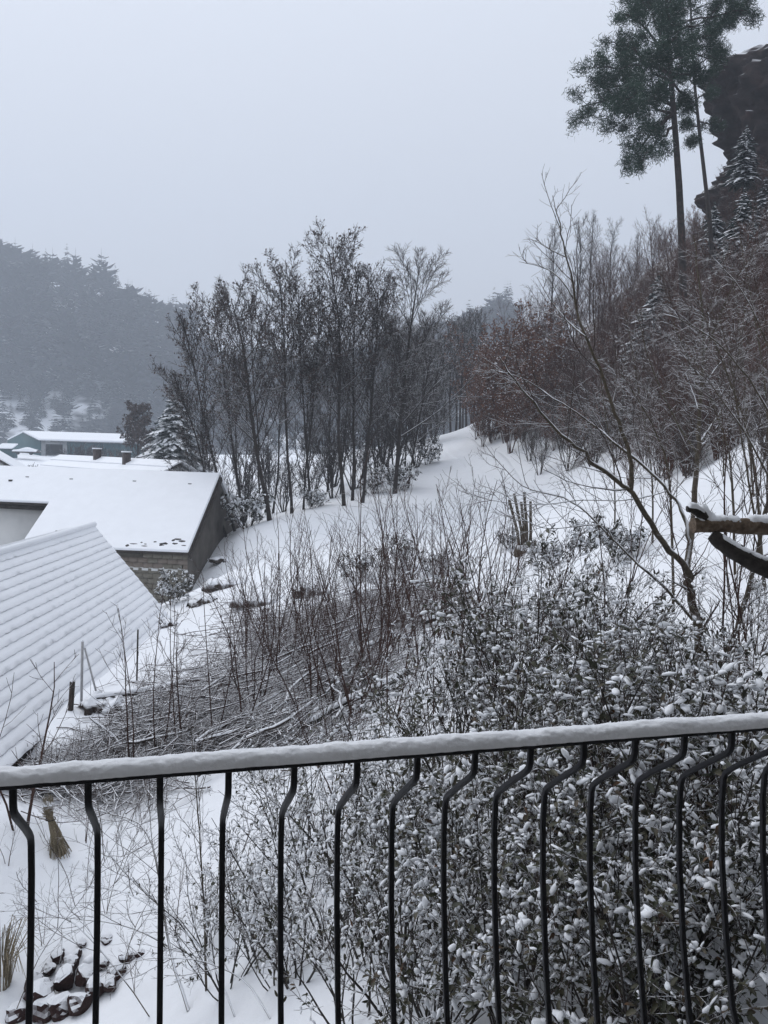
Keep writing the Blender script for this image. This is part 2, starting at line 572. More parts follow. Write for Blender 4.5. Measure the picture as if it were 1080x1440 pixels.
# the trodden path climbing to the crest: its own sheet of smoother snow
pc = [GV(*q) for q in [(845, 790), (780, 745), (725, 700), (688, 665), (655, 640), (637, 622)]]
pth = []
for i in range(len(pc) - 1):
    for t in np.linspace(0, 1, 12, endpoint=(i == len(pc) - 2)):
        pth.append(pc[i] * (1 - t) + pc[i + 1] * t)
pth = np.array(pth)
for _ in range(6):
    pth[1:-1] = (pth[:-2] + 2 * pth[1:-1] + pth[2:]) / 4
tg = np.gradient(pth, axis=0)
tg[:, 2] = 0
tg /= np.linalg.norm(tg, axis=1, keepdims=True)
side = np.stack([tg[:, 1], -tg[:, 0], 0 * tg[:, 0]], -1)
cols = np.linspace(-1, 1, 13)
pv = pth[:, None, :] + side[:, None, :] * (cols * 1.35)[None, :, None]
pv[:, :, 2] = terrain(pv[:, :, 0], pv[:, :, 1]) + 0.05 + 0.10 * (1 - cols ** 4)[None] - 0.06 * np.exp(-((np.abs(cols) - 0.5) / 0.16) ** 2)[None] - 0.02
pv[:, 0, 2] -= 0.45
pv[:, -1, 2] -= 0.45
pv[:, 1, 2] -= 0.08
pv[:, -2, 2] -= 0.08
pv[0, :, 2] -= 0.5
pv[1, :, 2] -= 0.12
pv[-1, :, 2] -= 0.5
pi = np.arange(pv.shape[0] * 13).reshape(-1, 13)
pq = np.stack([pi[:-1, :-1], pi[:-1, 1:], pi[1:, 1:], pi[1:, :-1]], -1).reshape(-1, 4)
tag(link("path", mesh_np("path", pv.reshape(-1, 3), pq, 'snow_ground')), "snowed in path climbing to the crest between the trees", None, None, "structure")


# the wooded hill across the valley
def hill_top_v(u):
    return np.interp(u, [-600, -200, 0, 60, 150, 250, 330, 430, 600, 720, 1000, 1500],
                     [392, 384, 402, 420, 442, 480, 545, 560, 510, 450, 345, 310])


def hill_z(x, y):
    u = 540 + F * x / np.maximum(y, 1)
    d_ridge = 464.0
    top = (640 - hill_top_v(540 + F * x / d_ridge)) / F * d_ridge
    t = np.clip((y - 272) / (d_ridge - 272), 0, 1)
    s = t * t * (3 - 2 * t) * 0.55 + 0.45 * t
    back = np.clip((y - d_ridge) / 190, 0, 1)
    return -4 + (top + 4) * s - back * 28 + 4.5 * fbm(x / 35, y / 35, 3)


hx = np.linspace(-520, 420, 150)
hy = np.linspace(256, 680, 64)
HX, HY = np.meshgrid(hx, hy, indexing='ij')
HZ = hill_z(HX, HY) - 0.6
_i = np.arange(HX.size).reshape(HX.shape)
hq = np.stack([_i[:-1, :-1], _i[1:, :-1], _i[1:, 1:], _i[:-1, 1:]], -1).reshape(-1, 4)
tag(link("hill", mesh_np("hill", np.stack([HX, HY, HZ], -1).reshape(-1, 3), hq, 'forest_floor')),
    "misty wooded hill rising across the valley", None, None, "structure")


# ------------------------------------------------------------------ plant generators
def unit(x, y, z):
    l = math.sqrt(x * x + y * y + z * z) + 1e-9
    return (x / l, y / l, z / l)


def grow(rng, p, d, L, r0, r1, n, wander, trop):
    pts = [p]
    x, y, z = p
    st = L / n
    dirs = [d]
    for i in range(n):
        d = unit(d[0] + rng.gauss(0, wander), d[1] + rng.gauss(0, wander), d[2] + rng.gauss(0, wander) + trop)
        x += d[0] * st
        y += d[1] * st
        z += d[2] * st
        pts.append((x, y, z))
        dirs.append(d)
    rad = [r0 + (r1 - r0) * i / n for i in range(n + 1)]
    return pts, rad, dirs


def along(pts, rad, dirs, f):
    n = len(pts) - 1
    a = min(max(f, 0), 0.9999) * n
    i = int(a)
    t = a - i
    p = tuple(pts[i][k] * (1 - t) + pts[i + 1][k] * t for k in range(3))
    return p, rad[i] * (1 - t) + rad[i + 1] * t, dirs[min(i + 1, n)]


def side_dir(rng, d, ang, az):
    ref = (0, 0, 1) if abs(d[2]) < 0.95 else (1, 0, 0)
    a = unit(d[1] * ref[2] - d[2] * ref[1], d[2] * ref[0] - d[0] * ref[2], d[0] * ref[1] - d[1] * ref[0])
    b = (d[1] * a[2] - d[2] * a[1], d[2] * a[0] - d[0] * a[2], d[0] * a[1] - d[1] * a[0])
    c, s = math.cos(ang), math.sin(ang)
    ca, sa = math.cos(az), math.sin(az)
    return unit(*(d[k] * c + s * (a[k] * ca + b[k] * sa) for k in range(3)))


def sprout(rng, parent, n, f0, f1, ang, Lr, rr, seg, wander, trop, rmin, taper=0.6, out=None, Lmin=0.0):
    """n side shoots on one parent polyline"""
    res = []
    pts, rad, dirs = parent
    Lp = sum(math.dist(pts[i], pts[i + 1]) for i in range(len(pts) - 1))
    az = rng.uniform(0, 6.28)
    for i in range(n):
        f = f0 + (f1 - f0) * (i + rng.random()) / n
        p, r, d = along(pts, rad, dirs, f)
        az += 2.4 + rng.uniform(-0.5, 0.5)
        dd = side_dir(rng, d, math.radians(ang * rng.uniform(0.7, 1.25)), az)
        L = max(Lmin, Lp * Lr * rng.uniform(0.65, 1.2) * (1 - taper * (f - f0) / max(1e-3, 1 - f0)))
        r0 = max(rmin, r * rr)
        res.append(grow(rng, p, dd, L, r0, max(rmin * 0.6, r0 * 0.35), seg, wander, trop))
    return res


def pr(list_):
    return [(a, b) for a, b, c in list_]


def bare_tree(seed, top, r, n1=26, n2=9, n3=9, f0=0.3, a1=38, l1=0.36, leaves=0, leafsize=0.13, tip=0.011, trop=0.05, wander=0.06, leaf_f0=0.5):
    """a bare tree: returns (trunk polys, limb polys, twig polys, leaf points)"""
    rng = random.Random(seed)
    H = math.sqrt(top[0] ** 2 + top[1] ** 2 + top[2] ** 2)
    n = 12
    d = unit(*top)
    # bend: starts steeper or flatter than the chord and is pulled to the end point
    pts, rad, dirs = grow(rng, (0, 0, -0.3), unit(d[0], d[1], d[2]), H + 0.3, r, 0.018, n, 0.035, 0)
    e = pts[-1]
    pts = [tuple(p[k] + (top[k] - e[k]) * (i / n) ** 1.3 for k in range(3)) for i, p in enumerate(pts)]
    rad = [0.018 + (r - 0.018) * (1 - i / n) ** 0.8 for i in range(n + 1)]
    rad[0] *= 1.3
    trunk = (pts, rad, dirs)
    lv1 = sprout(rng, trunk, n1, f0, 0.98, a1, l1, 0.46, 7, wander, trop, tip * 1.6)
    lv2, lv3 = [], []
    for b in lv1:
        lv2 += sprout(rng, b, n2, 0.2, 0.97, 38, 0.42, 0.6, 4, wander * 1.4, trop * 0.7, tip * 1.2)
    for b in lv2:
        lv3 += sprout(rng, b, n3, 0.15, 1.0, 40, 0.45, 0.7, 3, wander * 1.8, trop * 0.5, tip, Lmin=0.25)
    lp = []
    if leaves:
        for b in lv3:
            if b[0][-1][2] > top[2] * leaf_f0 * rng.uniform(0.7, 1.2):
                for q in b[0][1:]:
                    if rng.random() < leaves:
                        lp.append(q)
    return [trunk], lv1 + lv2, lv3, lp


def leaf_mesh(name, P, size, seed, mat, droop=0.5, flat=0.0):
    r = np.random.RandomState(seed)
    P = np.asarray(P, float)
    n = len(P)
    a = r.normal(size=(n, 3))
    a[:, 2] -= droop
    a[:, 2] *= (1 - flat)
    a /= np.linalg.norm(a, axis=1, keepdims=True)
    b = np.cross(a, r.normal(size=(n, 3)) + np.array([0, 0, flat * 3]))
    b /= np.linalg.norm(b, axis=1, keepdims=True)
    c = np.cross(a, b)
    s = size * r.uniform(0.6, 1.3, (n, 1))
    w = s * 0.32
    v = np.stack([P, P + a * s * 0.5 + b * w + c * w * 0.3, P + a * s, P + a * s * 0.5 - b * w + c * w * 0.3], 1)
    i = np.arange(n)[:, None] * 4
    t = np.concatenate([i + np.array([[0, 1, 2]]), i + np.array([[0, 2, 3]])])
    return mesh_np(name, v.reshape(-1, 3), t, mat, False)


def tree_parts(tag_, seed, top, r, bark, twig, leafmat=None, k=(7, 4, 3), **kw):
    ls = kw.get('leafsize', 0.13)
    tr, lm, tw, lp = bare_tree(seed, top, r, **kw)
    parts = [("trunk", tube_mesh(tag_ + "_trunk", pr(tr), k[0], bark), None),
             ("limbs", tube_mesh(tag_ + "_limbs", pr(lm), k[1], bark), None),
             ("crown", tube_mesh(tag_ + "_crown", pr(tw), k[2], twig), "stuff")]
    if leafmat and lp:
        parts.append(("dead_leaves", leaf_mesh(tag_ + "_leaves", lp, ls, seed, leafmat), "stuff"))
    return parts


def shrub(seed, H, stems, spread, r, n1, n2, tip, wander=0.07, trop=0.06, a1=30, l1=0.4, seg=7, arch=0.0, n3=0):
    """several stems from one stool; returns (stems, twigs)"""
    rng = random.Random(seed)
    st, t1, t2 = [], [], []
    for i in range(stems):
        az = i * 2.4 + rng.uniform(-0.4, 0.4)
        t = math.radians(spread * rng.uniform(0.15, 1.0))
        d = unit(math.sin(t) * math.cos(az), math.sin(t) * math.sin(az), math.cos(t))
        L = H * rng.uniform(0.65, 1.08)
        b = rng.uniform(0, 0.10 * spread / 30) * H * 0.4
        s = grow(rng, (math.cos(az) * b, math.sin(az) * b, -0.12), d, L, r * rng.uniform(0.6, 1.15), tip * 1.1, seg, wander, trop - arch)
        st.append(s)
        a = sprout(rng, s, n1, 0.22, 0.97, a1, l1, 0.55, 4, wander * 1.2, trop, tip * 1.1)
        t1 += a
        for q in a:
            w = sprout(rng, q, n2, 0.2, 0.98, 34, 0.5, 0.7, 3, wander * 1.5, trop * 0.6, tip, Lmin=0.1)
            t2 += w
            if n3:
                for x in w:
                    t2 += sprout(rng, x, n3, 0.2, 0.98, 36, 0.55, 0.8, 3, wander * 1.5, trop * 0.5, tip, Lmin=0.08)
    return st, t1, t2


def shrub_parts(tag_, seed, bark, twig, k=(5, 3), leafmat=None, leafp=0.0, leafsize=0.07, **kw):
    st, t1, t2 = shrub(seed, **kw)
    parts = [("stems", tube_mesh(tag_ + "_stems", pr(st), k[0], bark), None),
             ("twigs", tube_mesh(tag_ + "_twigs", pr(t1 + t2), k[1], twig), "stuff")]
    if leafmat:
        rng = random.Random(seed)
        lp = [q for b in t2 for q in b[0][1:] if rng.random() < leafp]
        parts.append(("leaves", leaf_mesh(tag_ + "_leaves", lp, leafsize, seed, leafmat), "stuff"))
    return parts


# snow-capped leaves: an oval leaf and the pillow of snow that lies on it
_leafV = np.array([(0, 0, 0), (0.3, 0.5, 0.10), (0.72, 0.42, 0.06), (1, 0, -0.1), (0.72, -0.42, 0.06), (0.3, -0.5, 0.10), (0.5, 0, 0)])
_leafT = np.array([(0, 6, 1), (1, 6, 2), (2, 6, 3), (3, 6, 4), (4, 6, 5), (5, 6, 0)])
_k = 7
_aa = np.arange(_k) * 2 * math.pi / _k
_domeV = np.concatenate([np.stack([np.cos(_aa), np.sin(_aa), 0 * _aa - 0.15], -1),
                         np.stack([0.86 * np.cos(_aa + 0.4), 0.86 * np.sin(_aa + 0.4), 0 * _aa + 0.5], -1),
                         np.array([[0, 0, 0.95], [0, 0, -0.35]])])
_domeT = []
for i in range(_k):
    j = (i + 1) % _k
    _domeT += [(i, j, _k + i), (j, _k + j, _k + i), (_k + i, _k + j, 2 * _k), (j, i, 2 * _k + 1)]
_domeT = np.array(_domeT)


def snowy_leaves(tag_, P, D, size, seed, cover=0.75, thick=0.45, leafmat='leaf_green', asp=0.42):
    """P leaf bases, D leaf directions -> (leaf mesh, snow mesh)"""
    r = np.random.RandomState(seed)
    P = np.asarray(P, float)
    A = np.asarray(D, float)
    n = len(P)
    A = A + r.normal(scale=0.45, size=(n, 3))
    A[:, 2] -= 0.25
    A /= np.linalg.norm(A, axis=1, keepdims=True)
    B = np.cross(np.array([[0, 0, 1.0]]), A) + r.normal(scale=0.35, size=(n, 3))
    B /= np.linalg.norm(B, axis=1, keepdims=True)
    C = np.cross(A, B)
    C *= np.sign(C[:, 2:3] + 1e-9)
    s = size * r.uniform(0.6, 1.25, (n, 1))
    w = s * asp * r.uniform(0.8, 1.2, (n, 1))
    lv = P[:, None] + A[:, None] * (_leafV[None, :, 0:1] * s[:, None]) + B[:, None] * (_leafV[None, :, 1:2] * w[:, None]) + C[:, None] * (_leafV[None, :, 2:3] * s[:, None])
    lt = (np.arange(n)[:, None, None] * 7 + _leafT[None]).reshape(-1, 3)
    leaf = mesh_np(tag_ + "_leaves", lv.reshape(-1, 3), lt, leafmat, False)
    patch = vnoise(P[:, 0] * 3.1 + seed, P[:, 1] * 3.1 + P[:, 2] * 2.3)
    keep = (r.rand(n) < np.clip(cover * (0.35 + 1.0 * np.clip(P[:, 2] / P[:, 2].max(), 0, 1)) + 1.2 * patch, 0.03, 0.97)) & (C[:, 2] > 0.25)
    Pk, Ak, Bk, Ck, sk, wk = (q[keep] for q in (P, A, B, C, s, w))
    m = len(Pk)
    up = 0.6 * Ck + np.array([[0, 0, 0.4]])
    h = sk * thick * r.uniform(0.4, 1.3, (m, 1)) * 0.8 * np.where(r.rand(m, 1) < 0.04, 2.2, 1.0)
    cen = Pk + Ak * sk * r.uniform(0.42, 0.6, (m, 1)) + Ck * sk * 0.05
    jit = 1 + 0.18 * r.normal(size=(m, len(_domeV), 1))
    dv = cen[:, None] + jit * (Ak[:, None] * (_domeV[None, :, 0:1] * (sk * r.uniform(0.40, 0.55, (m, 1)))[:, None]) + Bk[:, None] * (_domeV[None, :, 1:2] * (wk * 0.62)[:, None])) + up[:, None] * (_domeV[None, :, 2:3] * h[:, None])
    dt = (np.arange(m)[:, None, None] * len(_domeV) + _domeT[None]).reshape(-1, 3)
    snow = mesh_np(tag_ + "_snow", dv.reshape(-1, 3), dt, 'snow_leaf', True)
    return leaf, snow


def leafy_bush(tag_, seed, H, stems, spread, leafsize, per, n1=6, n2=4, r=0.011, tip=0.0022, cover=0.75, leafmat='leaf_green', thick=0.45, f0=0.15, n3=0, twig='twig_near', clumps=0):
    st, t1, t2 = shrub(seed, H=H, stems=stems, spread=spread, r=r, n1=n1, n2=n2, tip=tip, wander=0.10, trop=0.03, a1=40, l1=0.38, n3=n3)
    rng = random.Random(seed + 5)
    P, D = [], []
    for b in t2 + t1:
        if rng.random() < 0.12:
            continue
        for _ in range(per):
            f = rng.uniform(f0, 1.0)
            p, rr, d = along(b[0], b[1], b[2], f)
            P.append(p)
            D.append(side_dir(rng, d, math.radians(rng.uniform(25, 70)), rng.uniform(0, 6.28)))
    leaf, snow = snowy_leaves(tag_, P, D, leafsize, seed, cover, thick, leafmat)
    parts = [("stems", tube_mesh(tag_ + "_stems", pr(st), 5, 'bark_dark'), None),
             ("twigs", tube_mesh(tag_ + "_twigs", pr(t1 + t2), 3, twig), "stuff"),
             ("leaves", leaf, "stuff"), ("snow_caps", snow, "stuff")]
    if clumps:
        # snow that has run together over several leaves
        k_ = sorted(range(len(P)), key=lambda q: -P[q][2])[:int(len(P) * 0.75)]
        k_ = rng.sample(k_, clumps)
        CV, CT, nb_ = [], [], 0
        rc = np.random.RandomState(seed + 9)
        for q in k_:
            for w in range(rc.randint(2, 5)):
                sc = np.array([rc.uniform(0.016, 0.036), rc.uniform(0.012, 0.026), rc.uniform(0.009, 0.019)])
                a_ = rc.uniform(0, 6.28)
                v_ = _domeV * sc * (1 + 0.2 * rc.normal(size=(len(_domeV), 1)))
                v_ = np.stack([v_[:, 0] * math.cos(a_) - v_[:, 1] * math.sin(a_), v_[:, 0] * math.sin(a_) + v_[:, 1] * math.cos(a_), v_[:, 2]], -1)
                CV.append(v_ + np.array(P[q]) + rc.normal(scale=0.022, size=3) * np.array([1, 1, 0.5]))
                CT.append(_domeT + nb_)
                nb_ += len(_domeV)
        parts.append(("snow_clumps", mesh_np(tag_ + "_clumps", np.concatenate(CV), np.concatenate(CT), 'snow_leaf', True), "stuff"))
    return parts, P, D


def spruce_mesh(tag_, seed, H, R, whorls, per, mat, droop=0.35, seg=3, jag=0.25, wf=0.30, rnd=False):
    """conifer boughs: drooping tapered sprays set round the stem"""
    r = np.random.RandomState(seed)
    V, T = [], []
    base = 0
    for w in range(whorls):
        f = (w + r.rand()) / whorls
        z = H * (0.06 + 0.93 * f)
        rad = R * (1 - f) ** 0.85 * r.uniform(0.8, 1.15) + 0.04 * R
        if rnd:
            rad = R * math.sin(math.pi * min(1, 0.12 + 0.86 * f)) ** 0.7 * r.uniform(0.75, 1.2)
            z = H * (0.28 + 0.72 * f)
        m = max(4, int(per * (1 - 0.6 * f)))
        for i in range(m):
            a = (i + r.rand()) * 2 * math.pi / m
            L = rad * r.uniform(1 - jag * 1.6, 1 + jag)
            wd = L * wf + 0.02 * R
            dx, dy = math.cos(a), math.sin(a)
            nx_, ny_ = -dy, dx
            dr = droop * r.uniform(0.6, 1.4)
            row = []
            for s in range(seg + 1):
                t = s / seg
                x = L * t
                zz = z + L * (0.18 * t - dr * t * t)
                ww = wd * math.sin(math.pi * min(1, 0.22 + 0.78 * t)) * (0.55 if s == 0 else 1) + 0.01
                if s == seg:
                    ww = 0.02 * R
                row.append(((dx * x + nx_ * ww, dy * x + ny_ * ww, zz - ww * 0.35), (dx * x, dy * x, zz + 0.05 * ww), (dx * x - nx_ * ww, dy * x - ny_ * ww, zz - ww * 0.35)))
            for q in row:
                V += q
            for s in range(seg):
                b0 = base + s * 3
                for c in (0, 1):
                    T += [(b0 + c, b0 + c + 1, b0 + c + 4), (b0 + c, b0 + c + 4, b0 + c + 3)]
            base += 3 * (seg + 1)
    V = np.array(V)
    V += r.normal(scale=0.012 * R, size=V.shape)
    return V, np.array(T)


def trunk_mesh(tag_, H, r, mat, n=5, k=6):
    P = [(0, 0, -0.5 + (H + 0.5) * i / n) for i in range(n + 1)]
    return tube_mesh(tag_, [(P, [r * (1 - 0.9 * i / n) for i in range(n + 1)])], k, mat)


# ================================================================== the camera's own house and balcony
slab = Geo()
rail_th = math.radians(15)
RD = np.array([math.cos(rail_th), math.sin(rail_th), 0])     # along the rail, to the right
RN = np.array([-math.sin(rail_th), math.cos(rail_th), 0])    # outwards
r0 = W(0, 1097, 1.45)
RZ = r0[2]
FLOOR = RZ - 0.98
slab.box(r0 - RD * 1.6 - RN * 1.9 + np.array([0, 0, FLOOR - 0.18 - RZ]), RD * 5.4, RN * 1.93, (0, 0, 0.18))
tag(link("balcony_floor", slab.mesh("balcony_floor", 'sheet_grey')), "concrete balcony slab below the railing", None, None, "structure")
hw = Geo()
hw.box(r0 - RD * 5.2 - RN * 2.2 + np.array([0, 0, -6 - RZ]), RD * 13.5, RN * 0.3, (0, 0, 12.5))
tag(link("house_wall", hw.mesh("house_wall", 'house_wall')), "wall of the house the balcony belongs to", None, None, "structure")

ov = Geo()  # out-of-view slab added overhead to darken the bushes near the balcony
ov.box(r0 - RD * 5.4 - RN * 2.2 + np.array([0, 0, 2.1 - RZ]), RD * 13.9, RN * 1.6, (0, 0, 0.22))
tag(link("shade_overhang", ov.mesh("shade_overhang", 'wood_dark')), "eave of the house above the balcony", None, None, "structure")

# ================================================================== balcony railing
rail = empty("balcony_railing", r0 - RD * 1.5 + np.array([0, 0, FLOOR - RZ]), "black iron balcony railing with bellied bars and a snow covered handrail", "railing")
inv = -np.array(rail.location)


def rel(v):
    return np.asarray(v, float) + inv


LEN = 4.9
A0 = r0 - RD * 1.5
g = Geo()
hwid = 0.021
g.box(rel(A0 - RN * hwid + np.array([0, 0, -0.013])), RD * LEN, RN * 2 * hwid, (0, 0, 0.013))
hr = link("handrail", g.mesh("handrail", 'iron'), rail)
bm_ = hr.modifiers.new("bevel", 'BEVEL')
bm_.width = 0.002
bm_.segments = 2
# snow along the handrail: a loaf with an uneven crest and a few knocked edges
nL, nS = 1600, 17
tt = np.linspace(0, LEN, nL)
ph = np.linspace(0, math.pi, nS)
nz = fbm(tt * 9, tt * 0 + 3.3, 4)
nz2 = fbm(tt * 30, tt * 0 + 8.3, 3)
hh = 0.027 + 0.006 * nz + 0.0026 * nz2
ww = hwid + 0.0035 + 0.003 * fbm(tt * 11, tt * 0 + 1.3, 3)
off = 0.003 * fbm(tt * 3, tt * 0 + 4.3, 2)
sv = np.zeros((nL, nS, 3))
for j, a in enumerate(ph):
    c, s = math.cos(a), math.sin(a)
    cx = np.sign(c) * abs(c) ** 0.8
    sz = abs(s) ** 0.8
    fine = 0.0030 * fbm(tt * 55, np.full(nL, j * 1.1), 3)
    pos = A0[None] + RD[None] * tt[:, None] + RN[None] * (off + ww * cx + fine * cx)[:, None]
    pos[:, 2] = RZ + (hh + fine) * sz - 0.002 + (0.0 if 0 < j < nS - 1 else -0.001)
    sv[:, j] = pos
si = np.arange(nL * nS).reshape(nL, nS)
sq = np.stack([si[:-1, :-1], si[:-1, 1:], si[1:, 1:], si[1:, :-1]], -1).reshape(-1, 4)
so = link("snow_cap", mesh_np("rail_snow", sv.reshape(-1, 3) + inv, sq, 'snow'), rail)
# balusters: drop, jog outwards, belly down
J1, J2 = 0.185, 0.125
ba = 0.0067


def u_to_t(u):
    k = ray(u, 1050)
    k = k[0] / k[1]
    # A0 + RD*t : x = k*y
    return -(A0[0] - k * A0[1]) / (RD[0] - k * RD[1])


tA, tB = u_to_t(124), u_to_t(962)
step = (tB - tA) / 10.0
prof = [(0.0, -0.012), (0.0, -0.052), (0.004, -0.066), (0.016, -0.080), (0.05, -0.106), (0.12, -0.158), (J1 - 0.022, -0.193), (J1 - 0.006, -0.209), (J1, -0.228),
        (J1 + 0.002, -0.30), (J1 - 0.012, -0.45), (J2 + 0.012, -0.66), (J2 - 0.03, -0.84), (0.045, -0.93), (0.0, -0.965)]
bverts = []
for i, (o, z) in enumerate(prof):
    p = np.array(prof)
    t2 = (p[min(i + 1, len(p) - 1)] - p[max(i - 1, 0)])
    t2 /= np.linalg.norm(t2)
    nn = np.array([-t2[1], t2[0]])
    for (sa_, sb_) in ((-1, -1), (1, -1), (1, 1), (-1, 1)):
        q = RD * (ba * sa_) + RN * (o + nn[0] * ba * sb_) + np.array([0, 0, z + nn[1] * ba * sb_])
        bverts.append(q)
bi = np.arange(len(prof) * 4).reshape(-1, 4)
bq = np.stack([bi[:-1], np.roll(bi[:-1], -1, 1), np.roll(bi[1:], -1, 1), bi[1:]], -1).reshape(-1, 4)
bme = mesh_np("baluster", np.array(bverts), bq, 'iron', False)
for i in range(-8, 22):
    t = tA + step * i
    if t < 0.05 or t > LEN - 0.05:
        continue
    o = link("baluster", bme, rail, rel(A0 + RD * t))
    o.rotation_euler = (0, 0, 0)
    b2 = o.modifiers.new("bevel", 'BEVEL')
    b2.width = 0.0025
    b2.segments = 2
g = Geo()
g.box(rel(A0 - RN * 0.015 + np.array([0, 0, FLOOR - RZ + 0.004])), RD * LEN, RN * 0.03, (0, 0, 0.012))
link("bottom_rail", g.mesh("bottom_rail", 'iron'), rail)
for t in (0.02, LEN - 0.06):
    g = Geo()
    g.box(rel(A0 + RD * t - RN * 0.02 + np.array([0, 0, FLOOR - RZ + 0.016])), RD * 0.04, RN * 0.04, (0, 0, RZ - FLOOR - 0.03))
    link("post", g.mesh("rail_post", 'iron'), rail)

# ================================================================== near shed with the tiled roof
R_ = W(131, 738, 20.0)
E_ = W(240, 870, 19.0)
vd = ray(500, 639)
vd[2] = 0
vd = nrm(vd)                        # courses run along this direction, away from the camera
SL = 11.8
slope = E_ - R_
shed = empty("tiled_shed", (E_[0] - 2.4, E_[1] - 6, -5.8), "near barn with rows of snowy tiles on its long steep roof", "barn")
sinv = -np.array(shed.location)
snrm = nrm(np.cross(slope, -vd))
if snrm[2] < 0:
    snrm = -snrm
NC = 17
hor = slope.copy()
hor[2] = 0
# roof deck
opp = -hor / np.linalg.norm(hor)
ridge_n = R_ - vd * SL
eave_n = E_ - vd * SL
backE = R_ + np.array([opp[0], opp[1], 0]) * np.linalg.norm(hor) + np.array([0, 0, slope[2]])
backEn = backE - vd * SL
dn = np.array([0, 0, -0.16])
g = Geo()
g.box8([R_ + dn + sinv, E_ + dn + sinv, eave_n + dn + sinv, ridge_n + dn + sinv, R_ + dn * 0.3 + sinv, E_ + dn * 0.3 + sinv, eave_n + dn * 0.3 + sinv, ridge_n + dn * 0.3 + sinv])
g.box8([backE + dn + sinv, R_ + dn + sinv, ridge_n + dn + sinv, backEn + dn + sinv, backE + dn * 0.3 + sinv, R_ + dn * 0.3 + sinv, ridge_n + dn * 0.3 + sinv, backEn + dn * 0.3 + sinv])
roof = link("roof", g.mesh("shed_roof", 'wood_dark'), shed)
# snow on the far slope
g = Geo()
g.box8([backE + sinv - dn * 0.3, R_ + sinv, ridge_n + sinv, backEn + sinv, backE + sinv + np.array([0, 0, 0.09]), R_ + sinv + np.array([0, 0, 0.085]), ridge_n + sinv + np.array([0, 0, 0.085]), backEn + sinv + np.array([0, 0, 0.09])])
link("snow_sheet", g.mesh("shed_snow_back", 'snow_roof'), roof)
# each course of tiles: a strip whose lower edge steps over the next, with scalloped dark tile ends and snow on top
rng = np.random.RandomState(3)
nt_ = 150
for c in range(NC):
    f0, f1 = c / NC, (c + 1) / NC + 0.006
    ts = np.linspace(0, 1, nt_)
    sag = -0.05 * np.sin(np.pi * np.clip(ts * 0.9, 0, 1)) * 1.0
    up_lo, up_hi = 0.006, 0.024
    top_a = R_ + slope * f0
    top_b = R_ + slope * f1
    base = -vd[None] * (ts * SL)[:, None]
    lump = 0.006 * fbm(ts * 40, ts * 0 + c * 3.7, 3)
    a = top_a + base + snrm * up_lo
    b0 = top_b + base + snrm * (up_hi + lump)[:, None]
    edge = 0.014 * np.abs(np.sin(ts * SL / 0.30 * math.pi)) + 0.02 * np.abs(fbm(ts * 60, ts * 0 + c * 1.7, 2))
    b1 = top_b + slope / np.linalg.norm(slope) * (0.02 - edge)[:, None] + base + snrm * (up_hi - 0.004 + lump)[:, None]
    # rounded snow lip then dark tile end below
    lip = top_b + slope / np.linalg.norm(slope) * (0.012 - edge)[:, None] + base + snrm * np.clip(0.011 + 0.022 * (fbm(ts * 70, ts * 0 + c * 5.1, 3) * 1.6), 0.001, 0.019)[:, None]
    bot = top_b + slope / np.linalg.norm(slope) * (-0.004) + base + snrm * 0.002
    am = (a * 0.5 + b0 * 0.5) + snrm * 0.003
    for arr in (a, am, b0, b1, lip, bot):
        arr[:, 2] += sag
    vv = np.stack([a, am, b0, b1, lip, bot], 1) + sinv
    ii = np.arange(nt_ * 6).reshape(nt_, 6)
    q = np.stack([ii[:-1, :-1], ii[:-1, 1:], ii[1:, 1:], ii[1:, :-1]], -1)
    mi = np.tile(np.array([0, 0, 0, 0, 1]), nt_ - 1)
    me = mesh_np("tile_course", vv.reshape(-1, 3), q.reshape(-1, 4), ['snow_roof', 'tile'], False, mi)
    link("tile_course", me, roof)
# ridge snow
rp = [(tuple(R_ - vd * (SL * t) + np.array([0, 0, -0.05 * math.sin(math.pi * min(1, t * 0.9)) + 0.015]) + sinv), 0.085) for t in np.linspace(-0.003, 1, 30)]
link("ridge_cap", tube_mesh("shed_ridge", [([a for a, b in rp], [b for a, b in rp])], 9, 'snow_roof'), roof)
# verge board and walls
g = Geo()
for (a, b) in ((R_, E_), (R_, backE)):
    n_ = vd * 0.03
    g.box8([a - vd * 0.0 + sinv + dn * 1.2, b + sinv + dn * 1.2, b + n_ + sinv + dn * 1.2, a + n_ + sinv + dn * 1.2, a + sinv + dn * 0.2, b + sinv + dn * 0.2, b + n_ + sinv + dn * 0.2, a + n_ + sinv + dn * 0.2])
link("verge_board", g.mesh("shed_verge", 'wood_dark'), roof)
ins = nrm(hor) * 0.35
GZ0 = -6.4


def gable_wall(p_e1, p_r, p_e2, thick, zb):
    """pentagon prism: eave, ridge, eave tops down to zb"""
    pts5 = [np.array([p_e1[0], p_e1[1], zb]), np.array([p_e2[0], p_e2[1], zb]), p_e2, p_r, p_e1]
    v = np.array([p for p in pts5] + [p + thick for p in pts5])
    me_q = [(0, 1, 6, 5), (1, 2, 7, 6), (2, 3, 8, 7), (3, 4, 9, 8), (4, 0, 5, 9)]
    tris = [(0, 4, 3), (0, 3, 2), (0, 2, 1), (5, 8, 9), (5, 7, 8), (5, 6, 7)]
    return v, me_q, tris


